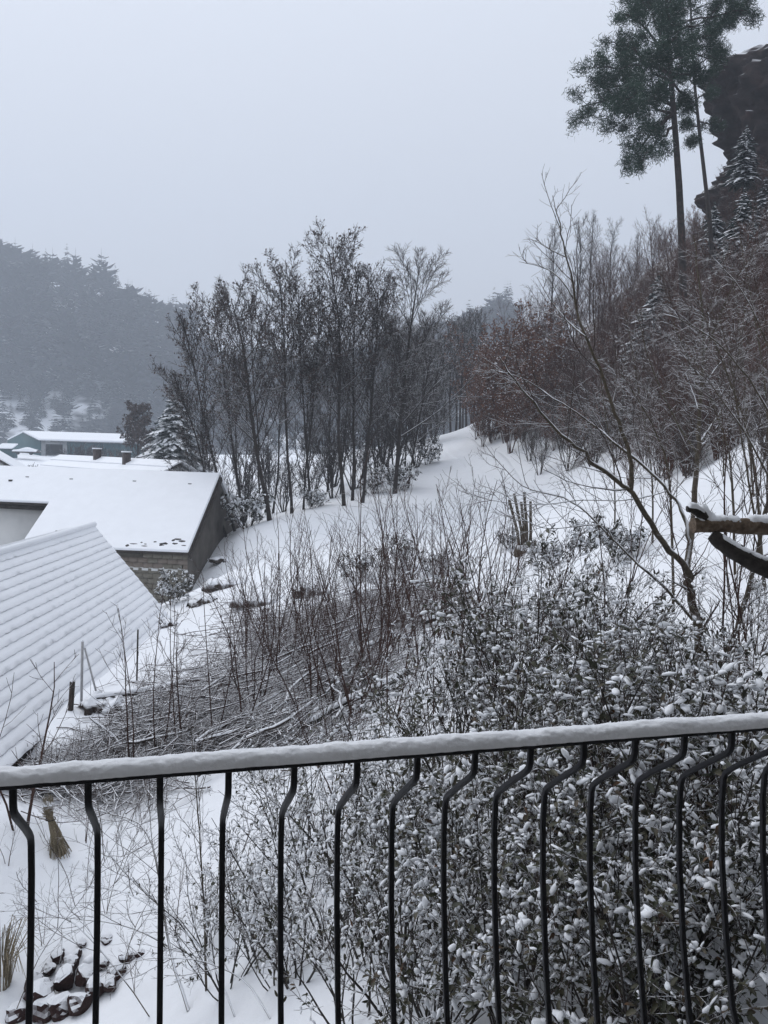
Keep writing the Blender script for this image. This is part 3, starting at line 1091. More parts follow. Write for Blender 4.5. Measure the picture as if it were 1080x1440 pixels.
for base_shift in (-0.5, -SL + 0.4):
    g = Geo()
    s_ = vd * base_shift
    e1 = E_ - ins + s_ + np.array([0, 0, -0.17 + 0.35 * (-slope[2] / np.linalg.norm(hor))])
    e2 = backE + ins + s_ + np.array([0, 0, -0.17 + 0.35 * (-slope[2] / np.linalg.norm(hor))])
    v, q, t = gable_wall(e1 + sinv, R_ + s_ + np.array([0, 0, -0.17]) + sinv, e2 + sinv, vd * 0.25, GZ0 + sinv[2])
    g.add(v, q, t)
    link("gable_wall", g.mesh("shed_gable", 'gable_grey'), shed)
for e, sgn in ((E_, -1), (backE, 1)):
    g = Geo()
    p = e + ins * sgn + np.array([0, 0, -0.18]) - vd * (SL - 0.65)
    p[2] = GZ0
    g.box(p + sinv, vd * (SL - 1.15), nrm(hor) * 0.2 * sgn, (0, 0, e[2] + 0.1 - GZ0))
    link("long_wall", g.mesh("shed_long_wall", 'plaster'), shed)

# ================================================================== house with the wide snowy roof
A = W(265, 778, 30.0)
B = W(310, 668, 35.0)
sl = B - A
hs_ = sl.copy()
hs_[2] = 0
e_dir = W(30, 769, 31.2) - A
e_dir[2] = 0
e_dir = nrm(e_dir)
pn = nrm(np.cross(e_dir, sl))
if pn[2] < 0:
    pn = -pn


def onroof(u, v):
    return ray_plane(u, v, A, pn)


house = empty("block_house", (A[0] - 4, A[1] + 4, -5.5), "long house with a wide smooth snowy roof and block walls", "house")
hinv = -np.array(house.location)
EL = onroof(30, 769)
IC = onroof(70, 709)
LE = onroof(-140, 701)
LR = onroof(-140, 662)
# keep the ridge level: from B along e_dir
RL = B + e_dir * 9.9
LEe = IC + e_dir * 9.0
LRr = B + e_dir * 18.0
poly = [A, B, RL, LRr, LEe, IC, EL]
up = pn * 0.16


def prism(polyp, offv, mat, name, shift):
    n = len(polyp)
    v = np.array([p + shift for p in polyp] + [p + offv + shift for p in polyp])
    import bmesh
    bm = bmesh.new()
    vs = [bm.verts.new(p) for p in v]
    bm.faces.new(vs[:n])
    bm.faces.new(vs[n:][::-1])
    for i in range(n):
        j = (i + 1) % n
        bm.faces.new((vs[i], vs[j], vs[n + j], vs[n + i]))
    bmesh.ops.recalc_face_normals(bm, faces=bm.faces)
    me = bpy.data.meshes.new(name)
    bm.to_mesh(me)
    bm.free()
    me.materials.append(M[mat])
    return me


hroof = link("roof", prism([p - pn * 0.10 for p in poly], pn * 0.10, 'wood_dark', "house_roof", hinv), house)
sn = link("snow_sheet", prism([p + pn * 0.004 for p in poly], pn * 0.13, 'snow_roof', "house_snow", hinv), hroof)
bv = sn.modifiers.new("bevel", 'BEVEL')
bv.width = 0.05
bv.segments = 3
# far slope of the roof
hd = nrm(hs_)
Bb = B + hd * np.linalg.norm(hs_) + np.array([0, 0, A[2] - B[2]])
far = [B, Bb, Bb + e_dir * 18, LRr]
pn2 = nrm(np.cross(Bb - B, e_dir))
pn2 = pn2 if pn2[2] > 0 else -pn2
link("far_slope", prism([p - pn2 * 0.1 for p in far], pn2 * 0.22, 'snow_roof', "house_far", hinv), hroof)
# verge board along the gable
vb = [A - pn * 0.30, B - pn * 0.30, B - pn * 0.11, A - pn * 0.11]
link("verge_board", prism(vb, -e_dir * 0.05, 'wood_dark', "house_verge", hinv), hroof)
# small roof vents poking through the snow
for (u, v) in ((43, 676), (105, 679), (194, 682), (272, 686), (86, 753), (19, 682)):
    p = onroof(u, v)
    g = Geo()
    g.box(p + hinv - e_dir * -0.1, e_dir * 0.16, hd * 0.12, (0, 0, 0.24 if v == 682 and u < 30 else 0.19))
    link("roof_vent", g.mesh("roof_vent", 'wood_dark'), hroof)
# dark patches of bare tile near the eave
rr_ = random.Random(5)
for i in range(15):
    u, v = rr_.uniform(180, 262), rr_.uniform(752, 773)
    v = 771 - (771 - v) ** 1.0 * rr_.random()
    p = onroof(u, v) + pn * 0.125
    w_, h_ = rr_.uniform(0.05, 0.2), rr_.uniform(0.03, 0.07)
    c = [p + e_dir * (w_ * math.cos(k)) + nrm(sl) * (h_ * math.sin(k)) * rr_.uniform(0.6, 1.3) for k in np.arange(8) * math.pi / 4]
    link("bare_tile_patch", prism(c, pn * 0.012, 'tile', "bare_patch", hinv), hroof)

# front wall: single blocks in courses on a mortar core
WB = A[2] - 4.3
inset = 0.32
wstart = A + hd * inset + e_dir * 0.12
wend_len = float(np.dot(EL - A, e_dir)) - 0.25
wtop = A[2] + inset * (sl[2] / np.linalg.norm(hs_)) - 0.16
g = Geo()
g.box(np.array([wstart[0], wstart[1], WB]) + hd * 0.03 + hinv, e_dir * wend_len, hd * 0.25, (0, 0, wtop - WB))
hwall = link("wall", g.mesh("house_front_wall", 'mortar'), house)
BL, BH = 0.42, 0.21
gb = Geo()
gb.box((0.006, 0, 0.006), (BL - 0.012, 0, 0), (0, 0.06, 0), (0, 0, BH - 0.012))
ez = math.atan2(e_dir[1], e_dir[0])
blocks = {k: gb.mesh("wall_block_" + k, k) for k in ('block', 'block_red')}
rows = int((wtop - WB) / BH)
k = 0
vent_u = [(2.05, 2.95), (4.1, 4.4)]
for r_i in range(3, rows):
    z = WB + r_i * BH
    top_i = rows - 1 - r_i
    s = -(BL / 2 if r_i % 2 else 0) + 0.0
    while s < wend_len - 0.05 and s < 5.0:
        a0 = max(0.0, s)
        ln = min(s + BL, wend_len) - a0
        hole = top_i in (0, 1) and any(a0 < b and a0 + ln > a for a, b in vent_u) and top_i == 0
        if ln > 0.1 and not hole:
            mk = 'block_red' if (top_i in (1, 2) and rr_.random() < 0.6) else 'block'
            o = link("block", blocks[mk], hwall)
            p = np.array([wstart[0], wstart[1], z]) + e_dir * a0 - hd * rr_.uniform(0.0, 0.012) + hinv
            # block local x runs along e_dir, y inwards
            o.matrix_basis = Matrix(((e_dir[0] * ln / BL, hd[0], 0, p[0]), (e_dir[1] * ln / BL, hd[1], 0, p[1]), (0, 0, 1, p[2]), (0, 0, 0, 1)))
            k += 1
        s += BL
# protruding concrete band
g = Geo()
g.box(np.array([wstart[0], wstart[1], wtop - 0.86]) - hd * 0.02 + hinv, e_dir * wend_len, hd * 0.05, (0, 0, 0.12))
link("ledge_band", g.mesh("ledge_band", 'plaster'), hwall)
for a, b in vent_u:
    g = Geo()
    g.box(np.array([wstart[0], wstart[1], wtop - 0.20]) + e_dir * a + hd * 0.02 + hinv, e_dir * (b - a), hd * 0.02, (0, 0, 0.18))
    link("vent_opening", g.mesh("vent_opening", 'void'), hwall)
# gable wall on the right
g = Geo()
ge1 = A + hd * inset + e_dir * 0.10 + np.array([0, 0, -0.16 + inset * sl[2] / np.linalg.norm(hs_)])
ge2 = Bb - hd * inset + e_dir * 0.10 + np.array([0, 0, -0.16 + inset * sl[2] / np.linalg.norm(hs_)])
v, q, t = gable_wall(ge1 + hinv, B + e_dir * 0.1 + np.array([0, 0, -0.16]) + hinv, ge2 + hinv, e_dir * 0.25, WB + hinv[2])
g.add(v, q, t)
link("gable_wall", g.mesh("house_gable", 'gable_grey'), house)
# left wing: plastered wall set back under the higher eave
wp = IC + hd * 0.45
g = Geo()
g.box(np.array([wp[0], wp[1], WB]) - e_dir * 0.8 + hinv, e_dir * 9.4, hd * 0.25, (0, 0, wp[2] - 0.2 - WB))
link("plaster_wall", g.mesh("wing_wall", 'plaster'), house)
g = Geo()
g.box(IC - pn * 0.34 + hd * 0.05 + hinv - e_dir * 0.1, e_dir * 9.0, hd * 0.04, (0, 0, 0.24))
g.box(IC - pn * 0.36 + hd * 0.09 + hinv - e_dir * 0.1, e_dir * 9.0, hd * 0.36, (0, 0, 0.03))
link("eave_board", g.mesh("wing_fascia", 'wood_dark'), house)
g = Geo()
lw = EL + hd * inset - e_dir * 0.25
g.box(np.array([lw[0], lw[1], WB]) + hinv, -e_dir * 0.2, hd * 5, (0, 0, wtop - WB - 0.02))
link("side_wall", g.mesh("house_side_wall", 'gable_grey'), house)

# ================================================================== back house: ridge, roof rows and two chimneys
C1 = W(256, 656, 38.5)
C2 = W(84, 650, 50.0)
C2[2] = C1[2] = -0.62
bdir = nrm(C2 - C1)
bper = np.array([bdir[1], -bdir[0], 0])
bper = bper if bper[1] < 0 else -bper
back = empty("back_house", (C1[0], C1[1], -5.5), "house behind the wide roof with two chimneys on its ridge", "house")
binv = -np.array(back.location)
brow = [0.0, 0.7, 1.4, 2.1, 4.2]
ctr = (C1 + C2) / 2
bl = np.linalg.norm(C2 - C1)
broof = None
slopev = bper * 0.87 + np.array([0, 0, -0.5])
g = Geo()
deck = [C1, C2, C2 + slopev * 4.4, C1 + slopev * 4.4]
broof = link("roof", prism([p + np.array([0, 0, -0.14]) for p in deck], np.array([0, 0, 0.1]), 'wood_dark', "back_roof", binv), back)
for i in range(6):
    s0, s1 = i * 0.72, (i + 1) * 0.72 - 0.02
    nn = np.array([0, 0, 0.06])
    q4 = [C1 + slopev * s0, C2 + slopev * s0, C2 + slopev * s1, C1 + slopev * s1]
    pr_ = prism([p + (np.array([0, 0, 0.05]) if j > 1 else 0) for j, p in enumerate(q4)], np.array([0, 0, 0.08]), 'snow_roof', "snow_row", binv)
    link("tile_course", pr_, broof)
slopeb = -bper * 0.87 + np.array([0, 0, -0.5])
link("far_slope", prism([C1, C2, C2 + slopeb * 4.4, C1 + slopeb * 4.4], np.array([0, 0, 0.08]), 'snow_roof', "back_far", binv), broof)
for p in (C1 + bdir * 0.4, C2 - bdir * 0.6):
    g = Geo()
    a = p + slopev * 4.1 + np.array([0, 0, -0.15])
    b = p + slopeb * 4.1 + np.array([0, 0, -0.15])
    v, q, t = gable_wall(a + binv, p + np.array([0, 0, -0.15]) + binv, b + binv, bdir * 0.2, -6 + binv[2])
    g.add(v, q, t)
    link("gable_wall", g.mesh("back_gable", 'plaster'), back)
for s_ in (slopev, slopeb):
    g = Geo()
    a = C1 + s_ * 4.0
    g.box(np.array([a[0], a[1], -6]) + binv, bdir * bl, nrm(np.array([s_[0], s_[1], 0])) * -0.2, (0, 0, a[2] + 5.8))
    link("long_wall", g.mesh("back_wall", 'plaster'), back)
for (u, f_) in ((143, 0.30), (190, 0.55)):
    # where on the ridge line does column u fall
    best = min(np.linspace(0, bl, 200), key=lambda s: abs(proj(C1 + bdir * s)[0] - u))
    p = C1 + bdir * best + slopev * f_
    ch = Geo()
    w_ = 0.34
    ch.box(p - bdir * w_ / 2 - bper * w_ / 2 + np.array([0, 0, -0.3]) + binv, bdir * w_, bper * w_, (0, 0, 0.95))
    co = link("chimney", ch.mesh("chimney", 'brick'), broof)
    cp = Geo()
    cp.box(p - bdir * (w_ / 2 + 0.04) - bper * (w_ / 2 + 0.04) + np.array([0, 0, 0.652]) + binv, bdir * (w_ + 0.08), bper * (w_ + 0.08), (0, 0, 0.07))
    link("chimney_cap", cp.mesh("chimney_cap", 'snow_roof'), co)
# pointed dark vent hood near the ridge end
p = W(257, 668, 38.5)
v = [p + np.array(q) * 0.28 for q in ((-0.8, -0.8, -0.9), (0.8, -0.8, -0.9), (0.8, 0.8, -0.9), (-0.8, 0.8, -0.9), (0, 0, 1.1))]
g = Geo()
g.add(np.array(v) + binv, [(3, 2, 1, 0)], [(0, 1, 4), (1, 2, 4), (2, 3, 4), (3, 0, 4)])
link("vent_hood", g.mesh("vent_hood", 'wood_dark'), broof)

# ================================================================== small pale house at the frame's edge
P0 = W(-30, 672, 62.0)
cott = empty("cottage", (P0[0], P0[1], -5), "pale cottage with one small window in its gable at the picture's edge", "house")
cinv = -np.array(cott.location)
ap = W(-20, 634, 62.0)
e1 = W(26, 662, 62.0)
gd = np.array([1.0, 0.12, 0])
wv = np.array([-0.35, 0.95, 0])
hl = float(np.dot(e1 - ap, nrm(gd)))
ev = ap + nrm(gd) * hl
ev[2] = e1[2]
ew = ap - nrm(gd) * hl
ew[2] = e1[2]
g = Geo()
v, q, t = gable_wall(ev - nrm(gd) * 0.4 + cinv + np.array([0, 0, -0.05]), ap + cinv + np.array([0, 0, -0.25]), ew + nrm(gd) * 0.4 + cinv + np.array([0, 0, -0.05]), wv * 7, -6 + cinv[2])
g.add(v, q, t)
link("wall", g.mesh("cottage_wall", 'plaster'), cott)
croof = link("roof", prism([ap - wv * 0.3, ev - wv * 0.3, ev + wv * 7.3, ap + wv * 7.3], np.array([0, 0, -0.14]), 'wood_dark', "cottage_roof_a", cinv), cott)
link("far_slope", prism([ap - wv * 0.3, ew - wv * 0.3, ew + wv * 7.3, ap + wv * 7.3], np.array([0, 0, -0.14]), 'wood_dark', "cottage_roof_b", cinv), croof)
z1 = np.array([0, 0, 0.004])
link("snow_sheet", prism([ap - wv * 0.3 + z1, ev - wv * 0.3 + z1, ev + wv * 7.3 + z1, ap + wv * 7.3 + z1], np.array([0, 0, 0.13]), 'snow_roof', "cottage_snow_a", cinv), croof)
link("snow_sheet", prism([ap - wv * 0.3 + z1, ew - wv * 0.3 + z1, ew + wv * 7.3 + z1, ap + wv * 7.3 + z1], np.array([0, 0, 0.13]), 'snow_roof', "cottage_snow_b", cinv), croof)
wc = W(6, 671, 61.9)
g = Geo()
gn = nrm(np.array([gd[1], -gd[0], 0]))
pl = ap + gn * 0.012
wcp = pl + nrm(gd) * float(np.dot(wc - pl, nrm(gd)))
wcp[2] = wc[2]
g.box(wcp - nrm(gd) * 0.26 + np.array([0, 0, -0.3]) + cinv, nrm(gd) * 0.52, gn * 0.05, (0, 0, 0.6))
wn = link("window", g.mesh("cottage_window", 'post_grey'), cott)
for sx in (-0.22, 0.02):
    g = Geo()
    g.box(wcp + nrm(gd) * sx + gn * 0.052 + np.array([0, 0, -0.25]) + cinv, nrm(gd) * 0.2, gn * 0.006, (0, 0, 0.5))
    link("pane", g.mesh("cottage_pane", 'glass'), wn)

# ================================================================== green sheet hall across the valley
H0 = W(58, 641, 150.0)
GH = H0[2]
hall = empty("green_hall", H0, "teal sheet metal hall with an open bay and snowy roof", "hall")
Hl = W(12, 636, 163.0)
Hl[2] = GH
Hr = W(206, 645, 154.0)
Hr[2] = GH
gdir = Hl - H0
ldir = Hr - H0
hgt = (641 - 620) / F * 150.0
apx = (641 - 609.5) / F * 155
g = Geo()
z = np.zeros(3)
hz = np.array([0, 0, hgt])
v, q, t = gable_wall(hz, gdir * 0.5 + np.array([0, 0, apx]), gdir + hz, -nrm(ldir) * 0.2, -3)
g.add(v, q, t)
link("gable_wall", g.mesh("hall_gable", 'green_sheet'), hall)
# front long side: sheet panels either side of an open bay
pan = [(0.0, 0.04, 'sheet_grey'), (0.20, 0.24, 'sheet_grey')] + [(0.24 + i * 0.0845, 0.24 + (i + 1) * 0.0845 - 0.004, 'green_sheet') for i in range(9)]
nf = nrm(np.array([ldir[1], -ldir[0], 0]))
for a, b, mt in pan:
    g = Geo()
    g.box(ldir * a + np.array([0, 0, -3]), ldir * (b - a), -nf * 0.2, (0, 0, hgt + 3 - 0.05))
    link("wall_panel", g.mesh("hall_panel", mt), hall)
g = Geo()
g.box(ldir * 0.04 + np.array([0, 0, hgt - 0.6]) + nf * 0.01, ldir * 0.16, -nf * 0.2, (0, 0, 0.5))
link("door_header", g.mesh("hall_header", 'sheet_grey'), hall)
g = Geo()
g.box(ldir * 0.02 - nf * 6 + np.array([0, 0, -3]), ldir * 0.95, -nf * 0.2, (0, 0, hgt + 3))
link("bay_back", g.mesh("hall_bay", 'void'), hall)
ov = nf * 0.4
a_, b_ = hz + ov - nrm(ldir) * 0.3, hz + ov + ldir + nrm(ldir) * 0.3
c_, d_ = gdir * 0.5 + np.array([0, 0, apx]) + ldir + nrm(ldir) * 0.3, gdir * 0.5 + np.array([0, 0, apx]) - nrm(ldir) * 0.3
hro = link("roof", prism([a_, b_, c_, d_], np.array([0, 0, 0.12]), 'sheet_grey', "hall_roof", np.zeros(3)), hall)
link("snow_sheet", prism([p + np.array([0, 0, 0.125]) for p in (a_, b_, c_, d_)], np.array([0, 0, 0.28]), 'snow_roof', "hall_snow", np.zeros(3)), hro)
e_, f_ = gdir + hz - ov - nrm(ldir) * 0.3, gdir + hz - ov + ldir
link("far_slope", prism([d_, c_, f_, e_], np.array([0, 0, 0.3]), 'snow_roof', "hall_far", np.zeros(3)), hro)
g = Geo()
g.box(gdir + np.array([0, 0, -3]), ldir, nf * -0.2, (0, 0, hgt + 3 - 0.1))
link("back_wall", g.mesh("hall_back", 'green_sheet'), hall)
# little hut and a snowed in trailer beside the hall
p = W(4, 637, 140.0)
hut = empty("green_hut", p, "tiny green hut with a pale snowy roof beside the hall", "hut")
g = Geo()
g.box((-0.7, 0, -2.5), (2.4, 0, 0), (0, 2, 0), (0, 0, 3.3))
link("wall", g.mesh("hut_wall", 'green_sheet'), hut)
link("roof", prism([np.array(q) for q in ((-1.0, -0.4, 0.8), (1.9, -0.4, 0.8), (2.3, 1.0, 1.6), (-0.6, 1.0, 1.6))], np.array([0, 0, 0.18]), 'snow_roof', "hut_roof", np.zeros(3)), hut)
p = W(34, 638, 138.0)
tr_ = empty("snowed_trailer", p, "flat trailer buried in snow in front of the hall", "trailer")
g = Geo()
g.box((-2.2, 0, 0.15), (4.4, 0, 0), (0, 1.8, 0), (0, 0, 0.25))
link("bed", g.mesh("trailer_bed", 'wood_dark'), tr_)
v, t = [], []
ang_ = np.linspace(0, math.pi, 9)
for i, x in enumerate(np.linspace(-2.2, 2.2, 14)):
    h_ = 0.3 + 0.5 * math.exp(-((x - 0.2) / 1.3) ** 2)
    for a in ang_:
        v.append((x, 0.9 - 0.95 * math.cos(a), 0.38 + h_ * math.sin(a)))
ii = np.arange(14 * 9).reshape(14, 9)
link("snow_load", mesh_np("trailer_snow", np.array(v), np.stack([ii[:-1, :-1], ii[1:, :-1], ii[1:, 1:], ii[:-1, 1:]], -1).reshape(-1, 4), 'snow_roof'), tr_)
for x in (-1.2, 1.2):
    th = np.arange(14) * 2 * math.pi / 14
    rim = np.concatenate([np.stack([x + 0.32 * np.cos(th), 0 * th - 0.02, 0.12 + 0.32 * np.sin(th)], -1), np.stack([x + 0.32 * np.cos(th), 0 * th + 0.2, 0.12 + 0.32 * np.sin(th)], -1), np.array([[x, -0.05, 0.12], [x, 0.2, 0.12]])])
    tt_ = [(i, (i + 1) % 14, 28) for i in range(14)]
    qq_ = [(i, 14 + i, 14 + (i + 1) % 14, (i + 1) % 14) for i in range(14)]
    g = Geo()
    g.add(rim, qq_, tt_)
    link("wheel", g.mesh("trailer_wheel", 'iron'), tr_)


# ================================================================== alder clump on the crest beside the house
def up_to(u, d, ut, vt, dd=0.0):
    """base on the ground in column u at distance d, and the vector to the top seen at (ut, vt)"""
    b = G(u, d)
    return b, W(ut, vt, d + dd) - b


ALD = [  # u base, d, u top, v top, trunk r, leaves, kw, label
    (322, 36.0, 238, 500, 0.09, 0.25, dict(n1=20, f0=0.25, l1=0.34), "slim alder leaning far out over the snowy roof"),
    (334, 37.0, 250, 425, 0.11, 0.45, dict(n1=22, f0=0.35), "alder leaning left over the gable with clustered dead leaves"),
    (346, 38.5, 300, 395, 0.10, 0.45, dict(n1=22, f0=0.40), "slim straight alder just right of the house gable"),
    (382, 35.0, 325, 385, 0.17, 0.35, dict(n1=26, f0=0.30), "thick dark alder trunk rising from the snowy bush"),
    (368, 39.0, 352, 400, 0.08, 0.35, dict(n1=20, f0=0.40), "thin alder stem behind the thick dark trunk"),
    (412, 37.0, 392, 352, 0.12, 0.5, dict(n1=26, f0=0.38), "upright alder with a dense crown of withered leaves"),
    (428, 38.0, 448, 400, 0.09, 0.35, dict(n1=22, f0=0.35), "thin alder with a short crown between two tall ones"),
    (441, 39.0, 420, 372, 0.09, 0.4, dict(n1=22, f0=0.42), "alder forking low beside the central stems"),
    (486, 37.5, 462, 318, 0.15, 0.5, dict(n1=30, f0=0.38), "tallest alder of the clump with leaf specks at its tip"),
    (497, 39.0, 505, 350, 0.13, 0.45, dict(n1=28, f0=0.34), "alder standing close behind the tallest one"),
    (511, 38.0, 532, 372, 0.13, 0.30, dict(n1=28, f0=0.30), "dark alder between the tallest one and the spreading tree"),
    (556, 40.0, 590, 338, 0.19, 0.0, dict(n1=32, f0=0.22, a1=48, l1=0.44, n2=10), "broad bare tree spreading its limbs towards the path"),
    (574, 42.0, 612, 415, 0.09, 0.0, dict(n1=24, f0=0.22, a1=44), "small bare tree beside the broad spreading one"),
]
ALP = []
for i, (u, d, ut, vt, r, lv, kw, lab) in enumerate(ALD):
    b, top = up_to(u, d, ut + (10 if ut < 300 else 0), vt + 36, random.Random(i).uniform(-1, 1))
    parts = tree_parts("alder%d" % i, 100 + i, tuple(top), r * 0.62, 'bark_alder', 'twig_alder', 'leaf_dead', leaves=lv * 0.34, leafsize=0.12, tip=0.010, **kw)
    ALP.append(parts)
    place("alder_tree" if i < 11 else "bare_tree", parts, b, lab, "tree", "trees on the crest beside the house")
for i, (u, d, k_, s_) in enumerate([(340, 50, 5, 0.85), (385, 48, 8, 0.8), (435, 47, 9, 0.8), (462, 50, 10, 0.95), (510, 51, 8, 0.9), (545, 52, 10, 0.9), (570, 50, 12, 1.0), (595, 56, 12, 1.0), (480, 45, 6, 0.8), (535, 45, 7, 0.85)]):
    place("alder_tree", ALP[k_][:3], G(u, d), "shaded alder standing in the second rank behind the crest row", "tree", "alders behind the crest row", rz=i * 2.3 + 0.8, s=s_)

# ---- undergrowth scrub behind and under the clump (shared meshes)
SCR = [shrub_parts("scrub%d" % i, 200 + i, 'bark_alder', 'twig_alder', H=4.2, stems=9, spread=30, r=0.035, n1=9, n2=8, tip=0.011, a1=36, l1=0.4) for i in range(3)]
lst = [(300, 44, 1.0), (345, 46, 1.1), (400, 45, 1.0), (440, 44, 0.9), (468, 43, 1.0), (500, 46, 1.25), (530, 44, 1.1), (556, 47, 1.3), (585, 48, 1.0), (610, 60, 1.0), (470, 52, 1.5), (540, 55, 1.6), (590, 62, 1.5),
       (380, 56, 1.3), (300, 58, 1.2), (340, 62, 1.4), (430, 60, 1.5)]
for i, (u, d, s) in enumerate(lst):
    place("scrub_bush", SCR[i % 3], G(u, d), "dense grey scrub filling in behind the alder clump", "shrub", "scrub behind the alders", rz=i * 1.3, s=s)

# ---- bare trees where the path goes over the crest
BG = [tree_parts("pathtree%d" % i, 300 + i, (0.4 * (i - 1), 0.2, 10.5), 0.12, 'bark_alder', 'twig_alder', None, n1=24, n2=7, n3=5, f0=0.25, tip=0.016) for i in range(3)]
for i, (u, d, s) in enumerate([(597, 66, 0.9), (612, 76, 0.9), (624, 84, 1.0), (633, 72, 0.95), (640, 78, 1.05), (646, 71, 0.9), (655, 80, 1.1), (664, 74, 1.0), (580, 80, 1.1), (676, 88, 1.2), (605, 92, 1.3), (650, 95, 1.3)]):
    place("bare_tree", BG[i % 3], G(u, d), "misty bare tree standing where the path tops the crest", "tree", "trees at the end of the path", rz=i * 2.1, s=s)

# ================================================================== right-hand thicket on the slope
THK = [shrub_parts("thicket%d" % i, 400 + i, 'twig_brown', 'twig_brown', H=5.5, stems=9, spread=30, r=0.04, n1=13, n2=14, tip=0.0065, a1=36, l1=0.38) for i in range(4)]
SNT = [shrub_parts("frosted%d" % i, 430 + i, 'twig_snowy', 'twig_snowy', H=4.0, stems=8, spread=38, r=0.035, n1=10, n2=9, tip=0.009, a1=38, l1=0.42) for i in range(2)]
BEE = [shrub_parts("beech%d" % i, 460 + i, 'twig_brown', 'twig_brown', H=6.0, stems=7, spread=28, r=0.04, n1=13, n2=11, tip=0.007, a1=40, l1=0.38, leafmat='leaf_beech', leafp=0.7, leafsize=0.15) for i in range(2)]
rt = random.Random(77)
bl_ = [(672, 58, 1.10), (690, 54, 1.05), (712, 51, 1.15), (735, 48, 0.95), (700, 62, 1.35), (725, 60, 1.3), (682, 66, 1.4), (752, 54, 1.2), (665, 72, 1.4), (718, 46, 0.7), (775, 50, 1.1)]
for i, (u, d, s) in enumerate(bl_):
    place("beech_shrub", BEE[i % 2], G(u, d), "beech still holding rusty brown leaves right of the path", "shrub", "brown-leaved beeches beside the path", rz=rt.uniform(0, 6), s=s)
tl = [(790, 46), (815, 50), (840, 44), (770, 60), (800, 64), (832, 58), (862, 52), (885, 46), (870, 62), (905, 56), (925, 48), (945, 42), (915, 66), (950, 58), (975, 50), (995, 42), (1020, 46), (1045, 40), (1065, 48),
      (735, 70), (765, 74), (705, 76), (1010, 34), (1060, 32), (930, 36), (880, 36), (970, 30), (1040, 27), (1085, 38), (1100, 30), (840, 72), (880, 74), (925, 75), (980, 60), (1020, 56), (1060, 58)]
for i, (u, d) in enumerate(tl):
    place("thicket_shrub", THK[i % 4], G(u, d), "leafless brown shrub in the thicket on the slope", "shrub", "brown thicket on the right slope", rz=rt.uniform(0, 6), s=rt.uniform(0.8, 1.2) * (0.5 if u > 945 and d > 38 else 1.0) * ((0.6 if u > 850 else 1.2) if d > 55 else 0.9 if d < 38 else 1.0))
fl = [(760, 40), (800, 37), (835, 34), (870, 30), (905, 28), (940, 25), (980, 23), (1020, 21), (1060, 20), (890, 40), (950, 33), (1030, 28), (1080, 25), (780, 44), (1000, 38), (1055, 36), (745, 43)]
for i, (u, d) in enumerate(fl):
    place("frosted_shrub", SNT[i % 2], G(u, d), "shrub with every twig lined in snow above the field", "shrub", "snow-lined shrubs at the foot of the slope", rz=rt.uniform(0, 6), s=rt.uniform(0.6, 0.95))
for i in range(120):
    u, d = rt.uniform(690, 1090), rt.uniform(20, 58)
    if d < 62 - (u - 640) * 0.125:
        d = 62 - (u - 640) * 0.125 + rt.uniform(0, 10)
    q = rt.random()
    if q < 0.45:
        place("beech_shrub", BEE[i % 2], G(u, d), "low brown-leaved beech scrub among the thicket stems", "shrub", "beech scrub in the thicket", rz=rt.uniform(0, 6), s=rt.uniform(0.35, 0.6))
    else:
        place("thicket_shrub", THK[i % 4], G(u, d), "low brown brushwood filling the thicket's foot", "shrub", "brushwood at the thicket's foot", rz=rt.uniform(0, 6), s=rt.uniform(0.4, 0.7))
for i in range(30):
    u, d = rt.uniform(880, 1095), rt.uniform(12.5, 24)
    if d < 24 - (u - 880) * 0.05:
        d = 24 - (u - 880) * 0.05 + rt.uniform(0, 3)
    place("thicket_shrub", THK[i % 4] if i % 3 else SNT[i % 2], G(u, d), "thin dark brushwood behind the forked tree and the broken limb", "shrub", "brushwood behind the forked tree", rz=rt.uniform(0, 6), s=rt.uniform(0.25, 0.5))
for i in range(16):
    u = 668 + i * 11
    place("beech_shrub", BEE[i % 2], G(u, 56 - i * 1.25 + rt.uniform(-1.5, 1.5)), "low rusty beech scrub hemming the path's right bank, %s counted rightwards" % ["first", "second", "third", "fourth", "fifth", "sixth", "seventh", "eighth", "ninth", "tenth", "eleventh", "twelfth", "thirteenth", "fourteenth", "fifteenth", "sixteenth"][i], "shrub", "beech scrub along the path", rz=rt.uniform(0, 6), s=rt.uniform(0.3, 0.5))
# pale birches on the skyline
BIR = [tree_parts("birch%d" % i, 500 + i, (0.3, 0.1, 9.5), 0.09, 'twig_alder', 'twig_snowy', None, n1=26, n2=8, n3=6, f0=0.25, a1=30, l1=0.3, tip=0.008, trop=0.02) for i in range(2)]
for i, (u, d, s, lab) in enumerate([(762, 72, 1.25, "tallest frosted birch on the skyline above the thicket"), (803, 74, 1.1, "frosted birch on the skyline left of two close ones"), (822, 78, 1.15, "frosted birch standing second along the skyline row"),
                                    (846, 80, 1.0, "frosted birch in the middle of the skyline row"), (880, 80, 0.7, "frosted birch low on the skyline before the pine"), (905, 82, 0.8, "frosted birch nearest the pine trunk on the skyline")]):
    place("birch_tree", BIR[i % 2], G(u, d), lab, "tree", "birches on the skyline", rz=i * 1.7, s=s)

